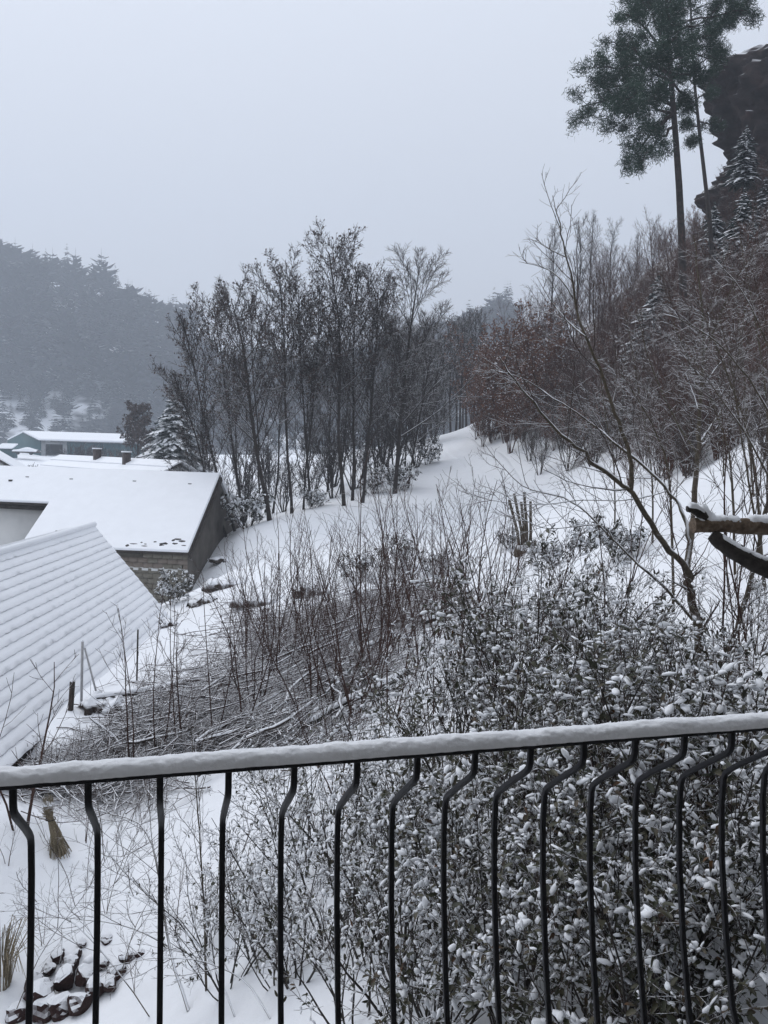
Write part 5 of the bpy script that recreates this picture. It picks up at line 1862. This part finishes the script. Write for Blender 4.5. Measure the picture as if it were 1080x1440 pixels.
for i, (u, d, s, lab) in enumerate(BU):
    parts, P, Dv = LB[i % 4]
    rz = rb.uniform(0, 6)
    b = place("laurel_bush", parts, G(u, d), lab, "bush", "snow-laden leafy bushes", rz=rz, s=s)
    if i in (4, 5, 6):                       # the nearest: their largest leaves singly
        if i == 4:
            lv = _leafV * np.array([0.075, 0.034, 0.075])
            dv = _domeV * np.array([0.036, 0.018, 0.013]) + np.array([0.045, 0, 0.004])
            lme = mesh_np("single_leaf", np.concatenate([lv, dv]), np.concatenate([_leafT, _domeT + 7]), ['leaf_green', 'snow_leaf'], True, [0] * len(_leafT) + [1] * len(_domeT))
        idx = sorted(range(len(P)), key=lambda k: -(P[k][2] + 0.3 * rb.random()))[:600]
        for k in rb.sample(idx, 60):
            o = link("leaf", lme, b, P[k])
            dd = Dv[k]
            o.rotation_euler = (rb.uniform(-0.3, 0.3), rb.uniform(0.0, 0.6), math.atan2(dd[1], dd[0]))
            q = rb.uniform(0.75, 1.15)
            o.scale = (q, q, q)
SU = [(590, 4.4, 0.95, "small-leaved snowy shrub behind the railing's centre"), (540, 5.0, 1.0, "small-leaved snowy shrub left of the railing's centre"), (480, 5.6, 1.0, "small-leaved snowy shrub low behind the left centre bars"), (430, 5.4, 0.95, "twiggy snowy shrub low between the left bars"),
      (560, 5.9, 1.0, "snowy shrub whose tips reach the handrail's centre"), (500, 6.6, 1.0, "snowy shrub just below the handrail left of centre"), (440, 6.9, 0.9, "sparse snowy shrub below the brush pile"), (370, 6.4, 0.95, "sparse snowy shrub behind the fourth and fifth bars"),
      (620, 5.6, 1.0, "upright snowy shrub crossing the handrail's centre"), (330, 6.1, 0.8, "sparse snowy shrub low at the left bars"), (660, 7.2, 0.95, "snowy shrub beside the open snow strip"), (400, 7.9, 0.8, "small snowy shrub at the brush pile's foot"), (590, 7.6, 0.9, "snowy shrub right of the open snow strip"),
      (300, 7.0, 0.7, "low snowy shrub behind the third bar"), (520, 4.2, 0.8, "snowy shrub at the bottom edge behind the centre bars"), (620, 3.7, 0.8, "snowy shrub at the bottom edge right of centre"), (400, 5.6, 0.7, "snowy shrub at the bottom edge left of centre")]
for i, (u, d, s, lab) in enumerate(SU):
    place("privet_shrub", SB[i % 3][0], G(u, d), lab, "shrub", "small-leaved snowy shrubs", rz=rb.uniform(0, 6), s=s)

# dark-leaved evergreen low bushes
DL = [leafy_bush("evergreen%d" % i, 840 + i, H=1.1, stems=10, spread=55, leafsize=0.11, per=3, n1=6, n2=4, cover=0.1, leafmat='leaf_dark', twig='twig_snowy')[0] for i in range(2)]
for i, (u, v, s, lab) in enumerate([(350, 738, 2.0, "snowy evergreen bush at the corner of the house gable"), (242, 846, 1.0, "small dark bush against the block wall"), (505, 815, 0.9, "dark evergreen bush at the upper end of the brush pile"), (560, 800, 0.9, "dark evergreen bush among the grey saplings"),
                                    (615, 805, 0.8, "dark evergreen bush near the bundle of poles"), (600, 652, 1.6, "dark bush where the path meets the alders"), (560, 685, 1.8, "dark bush at the foot of the spreading tree"), (525, 692, 1.4, "dark bush under the tallest alder"),
                                    (770, 800, 0.9, "snowy evergreen bush in front of the field"), (715, 770, 0.6, "low snowy bush at the foot of the pole bundle"), (440, 712, 1.3, "low snowy bush on the crest under the alders"), (820, 785, 0.9, "snowy bush at the right end of the field's edge"), (870, 790, 0.9, "snowy bush between the field and the forked tree")]):
    p = GV(u, v + 4)
    place("evergreen_bush", DL[i % 2], p, lab, "bush", "dark evergreen bushes", rz=rb.uniform(0, 6), s=s)

# ================================================================== brush pile of cut branches
PO = GV(350, 970)
pile = empty("brush_pile", PO, "long heap of cut branches dusted with snow across the slope", "brush pile")
iv = -PO
rp_ = random.Random(21)


def stick(u, v, L, r, az, lift, bend=0.12, n=5):
    p = GV(u, v)
    d = np.array([math.cos(az), math.sin(az), 0])
    P = []
    w = 0
    for i in range(n + 1):
        t = i / n - 0.5
        w += rp_.gauss(0, bend * L / n)
        x = p[:2] + d[:2] * (t * L) + np.array([-d[1], d[0]]) * w
        P.append([x[0], x[1], 0])
    P = np.array(P)
    zz = terrain(P[:, 0], P[:, 1])
    tl = rp_.uniform(-0.12, 0.2)
    P[:, 2] = zz + lift + tl * L * np.linspace(0, 1, n + 1) * 0.5
    return [tuple(q) for q in (P + iv)], [r * (1 - 0.65 * i / n) for i in range(n + 1)]


PZ = [((330, 985), 120, 45, 0.55), ((250, 1020), 80, 30, 0.35), ((430, 930), 100, 45, 0.45), ((480, 960), 60, 30, 0.3), ((230, 1050), 90, 25, 0.25), ((560, 850), 90, 28, 0.3), ((380, 1040), 110, 30, 0.3), ((120, 1110), 110, 25, 0.2), ((400, 895), 110, 32, 0.3), ((500, 885), 85, 28, 0.3)]
fine = []
for (c, su, sv_, h) in PZ:
    for i in range(300):
        u, v = rp_.gauss(c[0], su * 0.55), rp_.gauss(c[1], sv_ * 0.55)
        if u < 5:
            continue
        v = min(max(v, 830), 1150)
        q = max(0, 1 - ((u - c[0]) / su) ** 2 - ((v - c[1]) / sv_) ** 2)
        az = rp_.gauss(0.5, 0.55) if rp_.random() < 0.32 else rp_.uniform(0, 3.14)
        fine.append(stick(u, v, rp_.uniform(0.3, 1.3), rp_.uniform(0.005, 0.015), az, rp_.uniform(0.02, 0.08 + h * q), 0.38))
link("thin_sticks", tube_mesh("thin_sticks", fine, 4, 'brush_stick'), pile)["kind"] = "stuff"
fk = []
for P, R in fine:
    b = (P, R, [unit(*(np.array(P[min(i + 1, 5)]) - np.array(P[max(i - 1, 0)]))) for i in range(6)])
    fk += sprout(rp_, b, 4, 0.15, 0.95, 48, 0.42, 0.6, 3, 0.12, 0.02, 0.004)
link("side_twigs", tube_mesh("side_twigs", pr(fk), 3, 'brush_stick'), pile)["kind"] = "stuff"
for i in range(40):
    c, su, sv_, h = PZ[rp_.randrange(7)]
    u, v = rp_.gauss(c[0], su * 0.5), rp_.gauss(c[1], sv_ * 0.45)
    if u < 40 or v > 1090:
        continue
    s = stick(u, v, rp_.uniform(0.7, 1.9), rp_.uniform(0.013, 0.028), rp_.gauss(0.5, 0.7), rp_.uniform(0.1, 0.15 + h * 0.7), 0.3, 6)
    o = link("stick", tube_mesh("stick", [s], 6, 'twig_snowy'), pile)
    R = np.array(s[1])
    link("snow_cap", snow_ridge("stick_snow", resamp(s[0], 14), np.interp(np.linspace(0, 1, 14), np.linspace(0, 1, 7), R), 0.45, 0.85, 0.012 + 0.012 * rp_.random(), i, 8), o)
# cut logs lying at the pile's right end
for i, (u, v, L, r, az, lab) in enumerate([(630, 862, 0.9, 0.06, 0.35, "upper cut log with snow beside the leafy bushes"), (622, 880, 0.8, 0.06, 0.3, "lower cut log with snow beside the leafy bushes"), (500, 1004, 1.6, 0.055, 0.3, "log lying at the front of the brush pile"),
                                           (515, 925, 0.7, 0.05, 0.4, "short log in the brush pile's right half"), (215, 985, 2.2, 0.05, 0.75, "long pole leading up the brush pile's left flank"), (640, 845, 0.7, 0.05, 0.3, "short topmost log beside the leafy bushes")]):
    p = GV(u, v)
    e = empty("cut_log", p, lab, "log", "cut logs")
    d = np.array([math.cos(az), math.sin(az), 0])
    P = np.array([d * (t - 0.5) * L for t in np.linspace(0, 1, 8)])
    P[:, 2] = terrain(P[:, 0] + p[0], P[:, 1] + p[1]) - p[2] + r * 1.1 + (0.12 if L > 1 else 0.05)
    R = np.full(8, r)
    me = limb_mesh("cut_log", P, R, 9, 'bark_dark', 60 + i)
    link("log", me, e)
    link("snow_cap", snow_ridge("log_snow", resamp(P, 24), np.full(24, r), 0.5, 0.85, 0.05, 70 + i), e)

# ================================================================== bare saplings in front of the brush pile
SAP = [shrub_parts("sap%d" % i, 900 + i, 'twig_sap', 'twig_sap', H=2.5, stems=7, spread=30, r=0.0125, n1=8, n2=4, tip=0.0026, a1=32, l1=0.36, wander=0.085, trop=0.03) for i in range(4)]
SAQ = [shrub_parts("rod%d" % i, 920 + i, 'twig_sap', 'twig_sap', H=2.6, stems=2, spread=14, r=0.015, n1=8, n2=3, tip=0.003, a1=42, l1=0.4, wander=0.06) for i in range(3)]
sl_ = [(395, 960, 1.15), (430, 930, 1.2), (470, 1000, 1.15), (500, 1010, 1.2), (520, 950, 1.2), (560, 920, 1.15), (590, 930, 1.2), (615, 900, 1.15), (645, 930, 1.0), (540, 890, 1.1), (480, 900, 1.1), (440, 1010, 1.0), (360, 1000, 1.0), (665, 960, 1.0), (385, 925, 1.1), (345, 920, 1.0)]
for i, (u, v, s) in enumerate(sl_):
    place("bare_sapling", SAP[i % 4], GV(u, v), "bare many-stemmed sapling growing out of the brush pile", "sapling", "bare saplings by the brush pile", rz=rb.uniform(0, 6), s=s * rb.uniform(0.85, 1.1))
for i, (u, v, s, lab) in enumerate([(185, 1090, 1.2, "thin bare sapling before the shed's lower roof edge"), (222, 1075, 1.2, "thin bare sapling right of the shed's lower roof edge"), (28, 1180, 1.35, "thin bare sapling in front of the tiled roof at the left edge"), (255, 1060, 1.15, "thin bare sapling left of the brush pile's middle"),
                                    (300, 1050, 1.2, "dark thin sapling before the brush pile's left half"), (345, 1040, 1.1, "thin sapling before the brush pile's middle"), (120, 1200, 0.5, "tiny bare sapling in the open snow at left"), (150, 1290, 0.35, "dry weed stalk in the open snow between the first bars"), (60, 1330, 0.3, "dry weed stalk above the rubble heap"), (200, 1180, 0.4, "dry weed stalk below the brush pile's left end"), (190, 1395, 0.35, "dry weed stalk right of the rubble heap"), (10, 1240, 0.35, "dry weed stalk at the left edge"), (245, 1330, 0.45, "dry weed stalk beside the slanting sapling")]):
    place("thin_sapling", SAQ[i % 3], GV(u, v), lab, "sapling", "thin saplings at left", rz=rb.uniform(0, 6), s=s)
# larger bare branches seen between the left bars
for i, (st, lab) in enumerate([
    ([([GV(265, 1430), (235, 1330, 6.6), (222, 1210, 6.8), (200, 1150, 7.0), (120, 1140, 7.2), (70, 1085, 7.4)], 0.024, 0.004), ([(222, 1270, 6.7), (180, 1235, 6.8), (130, 1170, 6.9), (60, 1100, 7.0)], 0.012, 0.004), ([(235, 1330, 6.6), (180, 1300, 6.5), (90, 1290, 6.4), (20, 1290, 6.4)], 0.01, 0.003)], "dark slanting sapling between the third and fourth bars"),
    ([([GV(290, 1400), (288, 1300, 6.3), (283, 1200, 6.4), (275, 1100, 6.5), (268, 1020, 6.6)], 0.02, 0.005), ([(288, 1300, 6.3), (330, 1230, 6.2), (370, 1120, 6.1)], 0.01, 0.003)], "upright sapling standing behind the fourth bar"),
    ([([GV(20, 1438), (60, 1330, 6.4), (120, 1260, 6.4), (170, 1170, 6.4), (230, 1110, 6.4)], 0.008, 0.003)], "thin bramble arching through the left bars"),
    ([([GV(210, 1436), (170, 1370, 6.3), (110, 1300, 6.4), (40, 1260, 6.5), (-30, 1250, 6.6)], 0.009, 0.003), ([(170, 1370, 6.3), (190, 1300, 6.2), (230, 1230, 6.2)], 0.007, 0.003)], "low bramble reaching left above the rubble heap"),
    ([([GV(330, 1436), (300, 1350, 5.9), (240, 1290, 5.9), (170, 1250, 6.0), (110, 1245, 6.1)], 0.011, 0.003), ([(300, 1350, 5.9), (330, 1290, 5.8), (350, 1200, 5.8)], 0.008, 0.003)], "bramble bending left behind the third bar"),
    ([([GV(150, 1300), (160, 1240, 7.6), (185, 1180, 7.6), (230, 1120, 7.6)], 0.008, 0.003)], "short bramble in the open snow below the brush pile"),
    ([([GV(380, 1438), (350, 1380, 5.3), (290, 1350, 5.3), (220, 1345, 5.4), (150, 1360, 5.5)], 0.010, 0.003)], "bramble lying across the third and fourth bars near the bottom"),
]):
    traced("wild_sapling", lab, st[0][0][0], st, 'bark_near', 'twig_near', 950 + i, n_sub=9, n_tw=5, snow=True, group="wild saplings behind the left bars")
# foreground twigs of the bare shrub right of the open snow
for i, (u, v, s, lab) in enumerate([(545, 1015, 1.0, "dark twiggy shrub above the handrail's centre"), (690, 985, 1.0, "dark twiggy shrub left of the leafy row"), (725, 1000, 0.9, "dark twigs rising through the leafy row's left end"), (860, 960, 0.9, "dark twigs rising through the leafy row's middle"), (1040, 985, 0.9, "dark twigs rising through the bushes under the leaning tree"), (760, 1040, 0.7, "dark twigs crossing the handrail right of centre"), (830, 1120, 0.6, "dark twigs behind the bar jogs right of centre"), (920, 1080, 0.6, "dark twigs behind the widest bar jogs"), (1010, 1180, 0.6, "dark twigs low behind the last bars"), (700, 1180, 0.6, "dark twigs low behind the middle bars"), (780, 1300, 0.5, "dark twigs at the bottom right of centre"), (900, 1330, 0.5, "dark twigs at the bottom behind the right bars"), (620, 1100, 0.7, "dark twigs just below the handrail's centre"), (470, 1120, 0.7, "dark twigs below the handrail left of centre")]):
    place("twiggy_shrub", SAP[i % 4], GV(u, v), lab, "shrub", "twiggy shrubs near the leafy row", rz=rb.uniform(0, 6), s=s)

# ---- stool of cut poles standing in the field
ps = GV(738, 782)
pol = empty("pole_stool", ps, "bundle of straight cut stems standing up from one stump in the field", "coppice stump")
d = ps[1]
for (ub, ut, vt) in ((733, 716, 703), (737, 723, 694), (738, 733, 706), (741, 737, 692), (744, 746, 705), (748, 749, 762), (752, 752, 760)):
    b = W(ub, 778, d) - ps
    t_ = W(ut, vt, d) - ps
    P = [tuple(b + np.array([0, 0, -0.25])), tuple(b * 0.6 + t_ * 0.4 + np.array([0.03, 0, 0])), tuple(t_)]
    link("stem", tube_mesh("pole", [(P, [0.05, 0.04, 0.036])], 6, 'bark_near'), pol)
link("stump", limb_mesh("stump", np.array([(0, 0, 0.22), (0, 0, 0.1), (0, 0, -0.3)]), [0.22, 0.28, 0.34], 10, 'bark_near', 9), pol)

# ---- stakes beside the shed
for i, (u0, v0, u1, v1, dd, r, mt, lab) in enumerate([(114, 975, 116, 902, 12.4, 0.016, 'post_grey', "pale upright stake beside the shed's roof edge"), (145, 968, 119, 911, 12.4, 0.012, 'post_grey', "pale leaning stake propped against the upright one"), (192, 955, 194, 885, 13.5, 0.012, 'wood_dark', "dark upright stake right of the pale ones"),
                                                     (98, 985, 102, 958, 12.0, 0.032, 'wood_dark', "short dark post stump at the shed's roof edge")]):
    b = W(u0, v0, dd)
    g = Geo()
    h = W(u1, v1, dd) - b
    gz = tz(b[0], dd)
    lo = np.array([0, 0, min(0.0, gz - b[2]) - 0.25])
    base = b + lo
    e = empty("stake", base, lab, "stake", "stakes by the shed")
    g.box(np.array([-r, -r, 0]), (2 * r, 0, 0), (0, 2 * r, 0), h - lo)
    link("post", g.mesh("stake_post", mt), e)
    c = Geo()
    c.tubes([([tuple(h - lo + np.array([0, 0, -0.005])), tuple(h - lo + np.array([0, 0, 0.02])), tuple(h - lo + np.array([0, 0, 0.03]))], [r * 1.15, r * 1.0, 0.002])], 8)
    link("snow_cap", c.mesh("stake_snow", 'snow', True), e)

# ---- straw-wrapped plant and dry grass tufts at the left
for i, (u, v, L, H, lean, nb_, lab) in enumerate([(85, 1215, 0.55, 0.62, 0.25, 260, "straw sheaf tied round a small plant in the snow"), (2, 1400, 0.8, 0.6, 0.1, 70, "clump of dry straw grass at the left edge")]):
    p = GV(u, v)
    e = empty("straw_bundle", p, lab, "straw bundle", None)
    polys = []
    for k in range(nb_):
        a = rb.uniform(0, 6.28)
        q = rb.random() ** 0.5
        if i == 0:
            wa = 0.068 * q
            P = [(math.cos(a) * wa * 1.1, math.sin(a) * wa, -0.03), (math.cos(a) * wa * 0.9 - 0.05, math.sin(a) * wa, H * 0.35), (math.cos(a) * wa * 0.45 - 0.12, math.sin(a) * wa * 0.5, H * 0.68), (math.cos(a) * wa * 0.9 - lean * 0.6, math.sin(a) * wa, H * rb.uniform(0.75, 1.15))]
            if rb.random() < 0.25:
                P[3] = (P[3][0] + rb.gauss(0, 0.07), P[3][1] + rb.gauss(0, 0.07), P[3][2] * rb.uniform(0.7, 1.0))
                P[0] = (P[0][0] * 2.0, P[0][1] * 2.0, P[0][2])
        else:
            wa = 0.22 * q
            P = [(math.cos(a) * 0.08, math.sin(a) * 0.08, -0.03), (math.cos(a) * wa * 0.8, math.sin(a) * wa * 0.8, H * 0.5), (math.cos(a) * wa * 1.6, math.sin(a) * wa * 1.6, H * rb.uniform(0.7, 1)), (math.cos(a) * wa * 2.3, math.sin(a) * wa * 2.3, H * rb.uniform(0.4, 0.95))]
        polys.append((P, [0.005, 0.0045, 0.004, 0.002]))
    link("blades", tube_mesh("straw_blades", polys, 3, 'straw'), e)["kind"] = "stuff"
    if i == 0:
        th_ = np.linspace(0, 2 * math.pi, 14)
        link("tie", tube_mesh("straw_tie", [([(-0.115 + 0.055 * math.cos(t), 0.055 * math.sin(t), H * 0.66) for t in th_], [0.006] * 14)], 5, 'bark_dark'), e)
        # snow lump on its head
        sv2 = _domeV * np.array([0.07, 0.06, 0.04]) + np.array([-0.15, 0, H * 0.95])
        link("snow_cap", mesh_np("straw_snow", sv2, _domeT, 'snow', True), e)

# ---- heap of red stones in the snow
ROCKS = []
import bmesh as _bm
for k in range(5):
    rk = np.random.RandomState(50 + k)
    bm = _bm.new()
    _bm.ops.create_icosphere(bm, subdivisions=3, radius=1.0)
    cut = [nrm(rk.normal(size=3)) for _ in range(9)]
    for v_ in bm.verts:
        n3 = np.array(v_.co)
        for c_ in cut:                       # knock flats off the boulder
            dd_ = np.dot(n3, c_) - 0.66
            if dd_ > 0:
                n3 = n3 - c_ * dd_ * 0.9
        n3 = n3 * (1 + 0.03 * rk.normal() + 0.16 * float(vnoise(np.array(n3[0] * 2.3 + k * 7.0), np.array(n3[1] * 2.3 + n3[2] * 1.9))))
        v_.co = Vector(n3 * np.array([1.0, 0.85, 0.75]))
    me = bpy.data.meshes.new("rubble_stone")
    bm.to_mesh(me)
    bm.free()
    me.materials.append(M['stone_red'])
    ring = 16
    sv3 = []
    wob = 1 + 0.22 * np.array([vnoise(np.array(math.cos(a) * 1.6 + k * 9.0), np.array(math.sin(a) * 1.6)) for a in np.arange(ring) * 2 * math.pi / ring]) * 2
    for jj, (rr1, hh1) in enumerate(((0.80, 0.36), (0.86, 0.48), (0.78, 0.66), (0.58, 0.80), (0.30, 0.88), (0.0, 0.90))):
        for q_, a in enumerate(np.arange(ring) * 2 * math.pi / ring):
            sv3.append((rr1 * math.cos(a) * wob[q_] + 0.08, rr1 * 0.85 * math.sin(a) * wob[q_] + 0.1, hh1 + 0.05 * rk.normal() * (rr1 > 0)))
    ii = np.arange(6 * ring).reshape(6, ring)
    q3 = np.stack([ii[:-1], np.roll(ii[:-1], -1, 1), np.roll(ii[1:], -1, 1), ii[1:]], -1).reshape(-1, 4)
    ROCKS.append((me, mesh_np("stone_snow", np.array(sv3), q3, 'snow', True)))
RK = [(58, 1418, 0.20, 0), (92, 1402, 0.15, 0), (48, 1392, 0.14, 1), (151, 1338, 0.075, 0), (128, 1378, 0.11, 1), (165, 1384, 0.12, 0), (106, 1358, 0.09, 1), (183, 1350, 0.09, 1), (197, 1344, 0.07, 1), (82, 1368, 0.10, 1), (138, 1412, 0.14, 1), (112, 1428, 0.15, 1), (68, 1376, 0.09, 1),
      (176, 1366, 0.08, 1), (96, 1382, 0.12, 1), (152, 1402, 0.12, 1), (120, 1398, 0.13, 0), (30, 1430, 0.15, 1), (86, 1432, 0.15, 0), (145, 1368, 0.09, 1), (60, 1440, 0.17, 1), (115, 1345, 0.07, 0)]
RLAB = {0: "biggest bare red stone at the rubble heap's lower left", 1: "bare red stone beside the biggest one in the rubble heap", 3: "square red stone lying bare at the heap's top", 5: "dark bare stone at the rubble heap's right", 16: "bare stone in the middle of the rubble heap", 18: "bare stone at the rubble heap's lowest edge", 21: "small bare stone at the rubble heap's upper edge"}
for i, (u, v, s_k, sn_) in enumerate(RK):
    p = GV(u, v)
    lift_ = 0.10 * math.exp(-((u - 100) / 60.0) ** 2 - ((v - 1400) / 40.0) ** 2)
    e = empty("rubble_stone", p + np.array([0, 0, s_k * 0.08 + lift_]), RLAB.get(i, "red-brown stone under snow in the rubble heap at lower left"), "stone", "rubble heap", rz=rb.uniform(0, 6), s=s_k)
    me, cp_ = ROCKS[i % 5]
    so_ = link("stone", me, e)
    so_.rotation_euler = (rb.uniform(-0.6, 0.6), rb.uniform(-0.6, 0.6), rb.uniform(0, 6))
    if sn_ and i in (4, 13):
        o = link("snow_cap", cp_, e)
        o.scale = (rb.uniform(0.7, 1.0), rb.uniform(0.7, 1.0), rb.uniform(0.7, 0.95))

# ---- broken earth ledges on the bank
for i, (u, v, w_, h_, lab) in enumerate([(322, 826, 1.6, 0.22, "dark earth ledge breaking the snowy bank below the gable"), (375, 848, 1.9, 0.16, "long dark earth scar across the bank"), (290, 848, 1.0, 0.16, "small earth ledge by the block wall's corner"), (315, 795, 1.3, 0.08, "thin earth crack high on the bank"), (228, 884, 0.7, 0.2, "stone lump at the shed roof's far corner"), (150, 1005, 0.9, 0.2, "snowy tussock beside the stakes"), (450, 838, 1.4, 0.22, "dark leaf litter strip above the brush pile"), (560, 838, 2.2, 0.3, "dark litter bank behind the grey saplings")]):
    p = GV(u, v)
    r = np.random.RandomState(90 + i)
    n1_, n2_ = 26, 12
    tx = np.linspace(-1, 1, n1_)
    a = np.linspace(-0.1, math.pi, n2_)
    V = np.zeros((n1_, n2_, 3))
    for j, aa in enumerate(a):
        x = tx * w_ * 0.5
        env = np.sqrt(np.clip(1 - tx ** 2, 0.02, 1))
        yy = -np.cos(aa) * 0.32 * env
        zz = np.sin(aa) ** 0.6 * h_ * env * (0.75 + 0.25 * r.rand(n1_)) if 0 < aa < math.pi else 0 * tx - 0.1
        V[:, j] = np.stack([x + 0.03 * r.normal(size=n1_), yy + 0.14 * vnoise(tx * 4 + i * 3.0, tx * 0 + j * 0.2) * 2 + 0.02 * r.normal(size=n1_), zz * (0.7 + 1.2 * (0.5 + vnoise(tx * 5 + i, tx * 0 + 3.3))) + 0.01 * r.normal(size=n1_)], -1)
    ii = np.arange(n1_ * n2_).reshape(n1_, n2_)
    me = mesh_np("earth_ledge", V.reshape(-1, 3), np.stack([ii[:-1, :-1], ii[1:, :-1], ii[1:, 1:], ii[:-1, 1:]], -1).reshape(-1, 4), 'earth', True)
    o = link("earth_ledge", me, None, p + np.array([0, 0, -0.02]))
    o.rotation_euler = (0, 0, rb.uniform(-0.1, 0.35))
    tag(o, lab, "earth ledge", "earth ledges on the bank")

# ================================================================== valley mist
hz_ = Geo()
hz_.box((-530, -16, -16), (960, 0, 0), (0, 706, 0), (0, 0, 230))
hm = bpy.data.materials.new("haze")
hm.use_nodes = True
hm.node_tree.nodes.clear()
ho = hm.node_tree.nodes.new("ShaderNodeOutputMaterial")
hv = hm.node_tree.nodes.new("ShaderNodeVolumePrincipled")
hv.inputs["Color"].default_value = (0.80, 0.87, 0.97, 1)
hv.inputs["Density"].default_value = 0.0011
hv.inputs["Anisotropy"].default_value = 0.2
hm.node_tree.links.new(hv.outputs[0], ho.inputs["Volume"])
M['haze'] = hm
tag(link("haze", hz_.mesh("haze", 'haze')), "thin winter mist filling the valley", None, None, "stuff")


# ================================================================== labels by place in a row
ORD = ["first", "second", "third", "fourth", "fifth", "sixth", "seventh", "eighth", "ninth", "tenth", "eleventh", "twelfth", "thirteenth", "fourteenth", "fifteenth", "sixteenth", "seventeenth", "eighteenth", "nineteenth", "twentieth"]


def by_order(group, text):
    obs = [o for o in SC.objects if o.get("group") == group and o.get("category")]
    obs.sort(key=lambda o: proj(o.location)[0])
    for k, o in enumerate(obs):
        o["label"] = text % ORD[min(k, 19)]


by_order("bare saplings by the brush pile", "bare many-stemmed sapling out of the brush pile, %s counted from the left")
by_order("brown-leaved beeches beside the path", "rusty brown-leaved beech on the slope, %s counted rightwards from the path")
by_order("trees at the end of the path", "misty bare tree where the path tops the crest, %s counted from the left")
by_order("hedge along the valley floor", "bare grey hedge shrub on the valley floor, %s counted from the left")
by_order("snow-lined shrubs at the foot of the slope", "snow-lined shrub between field and thicket, %s counted from the path")
by_order("alders behind the crest row", "shaded alder in the rank behind the crest row, %s counted from the left")
by_order("scrub behind the alders", "dense grey scrub bush behind the alders, %s counted from the left")
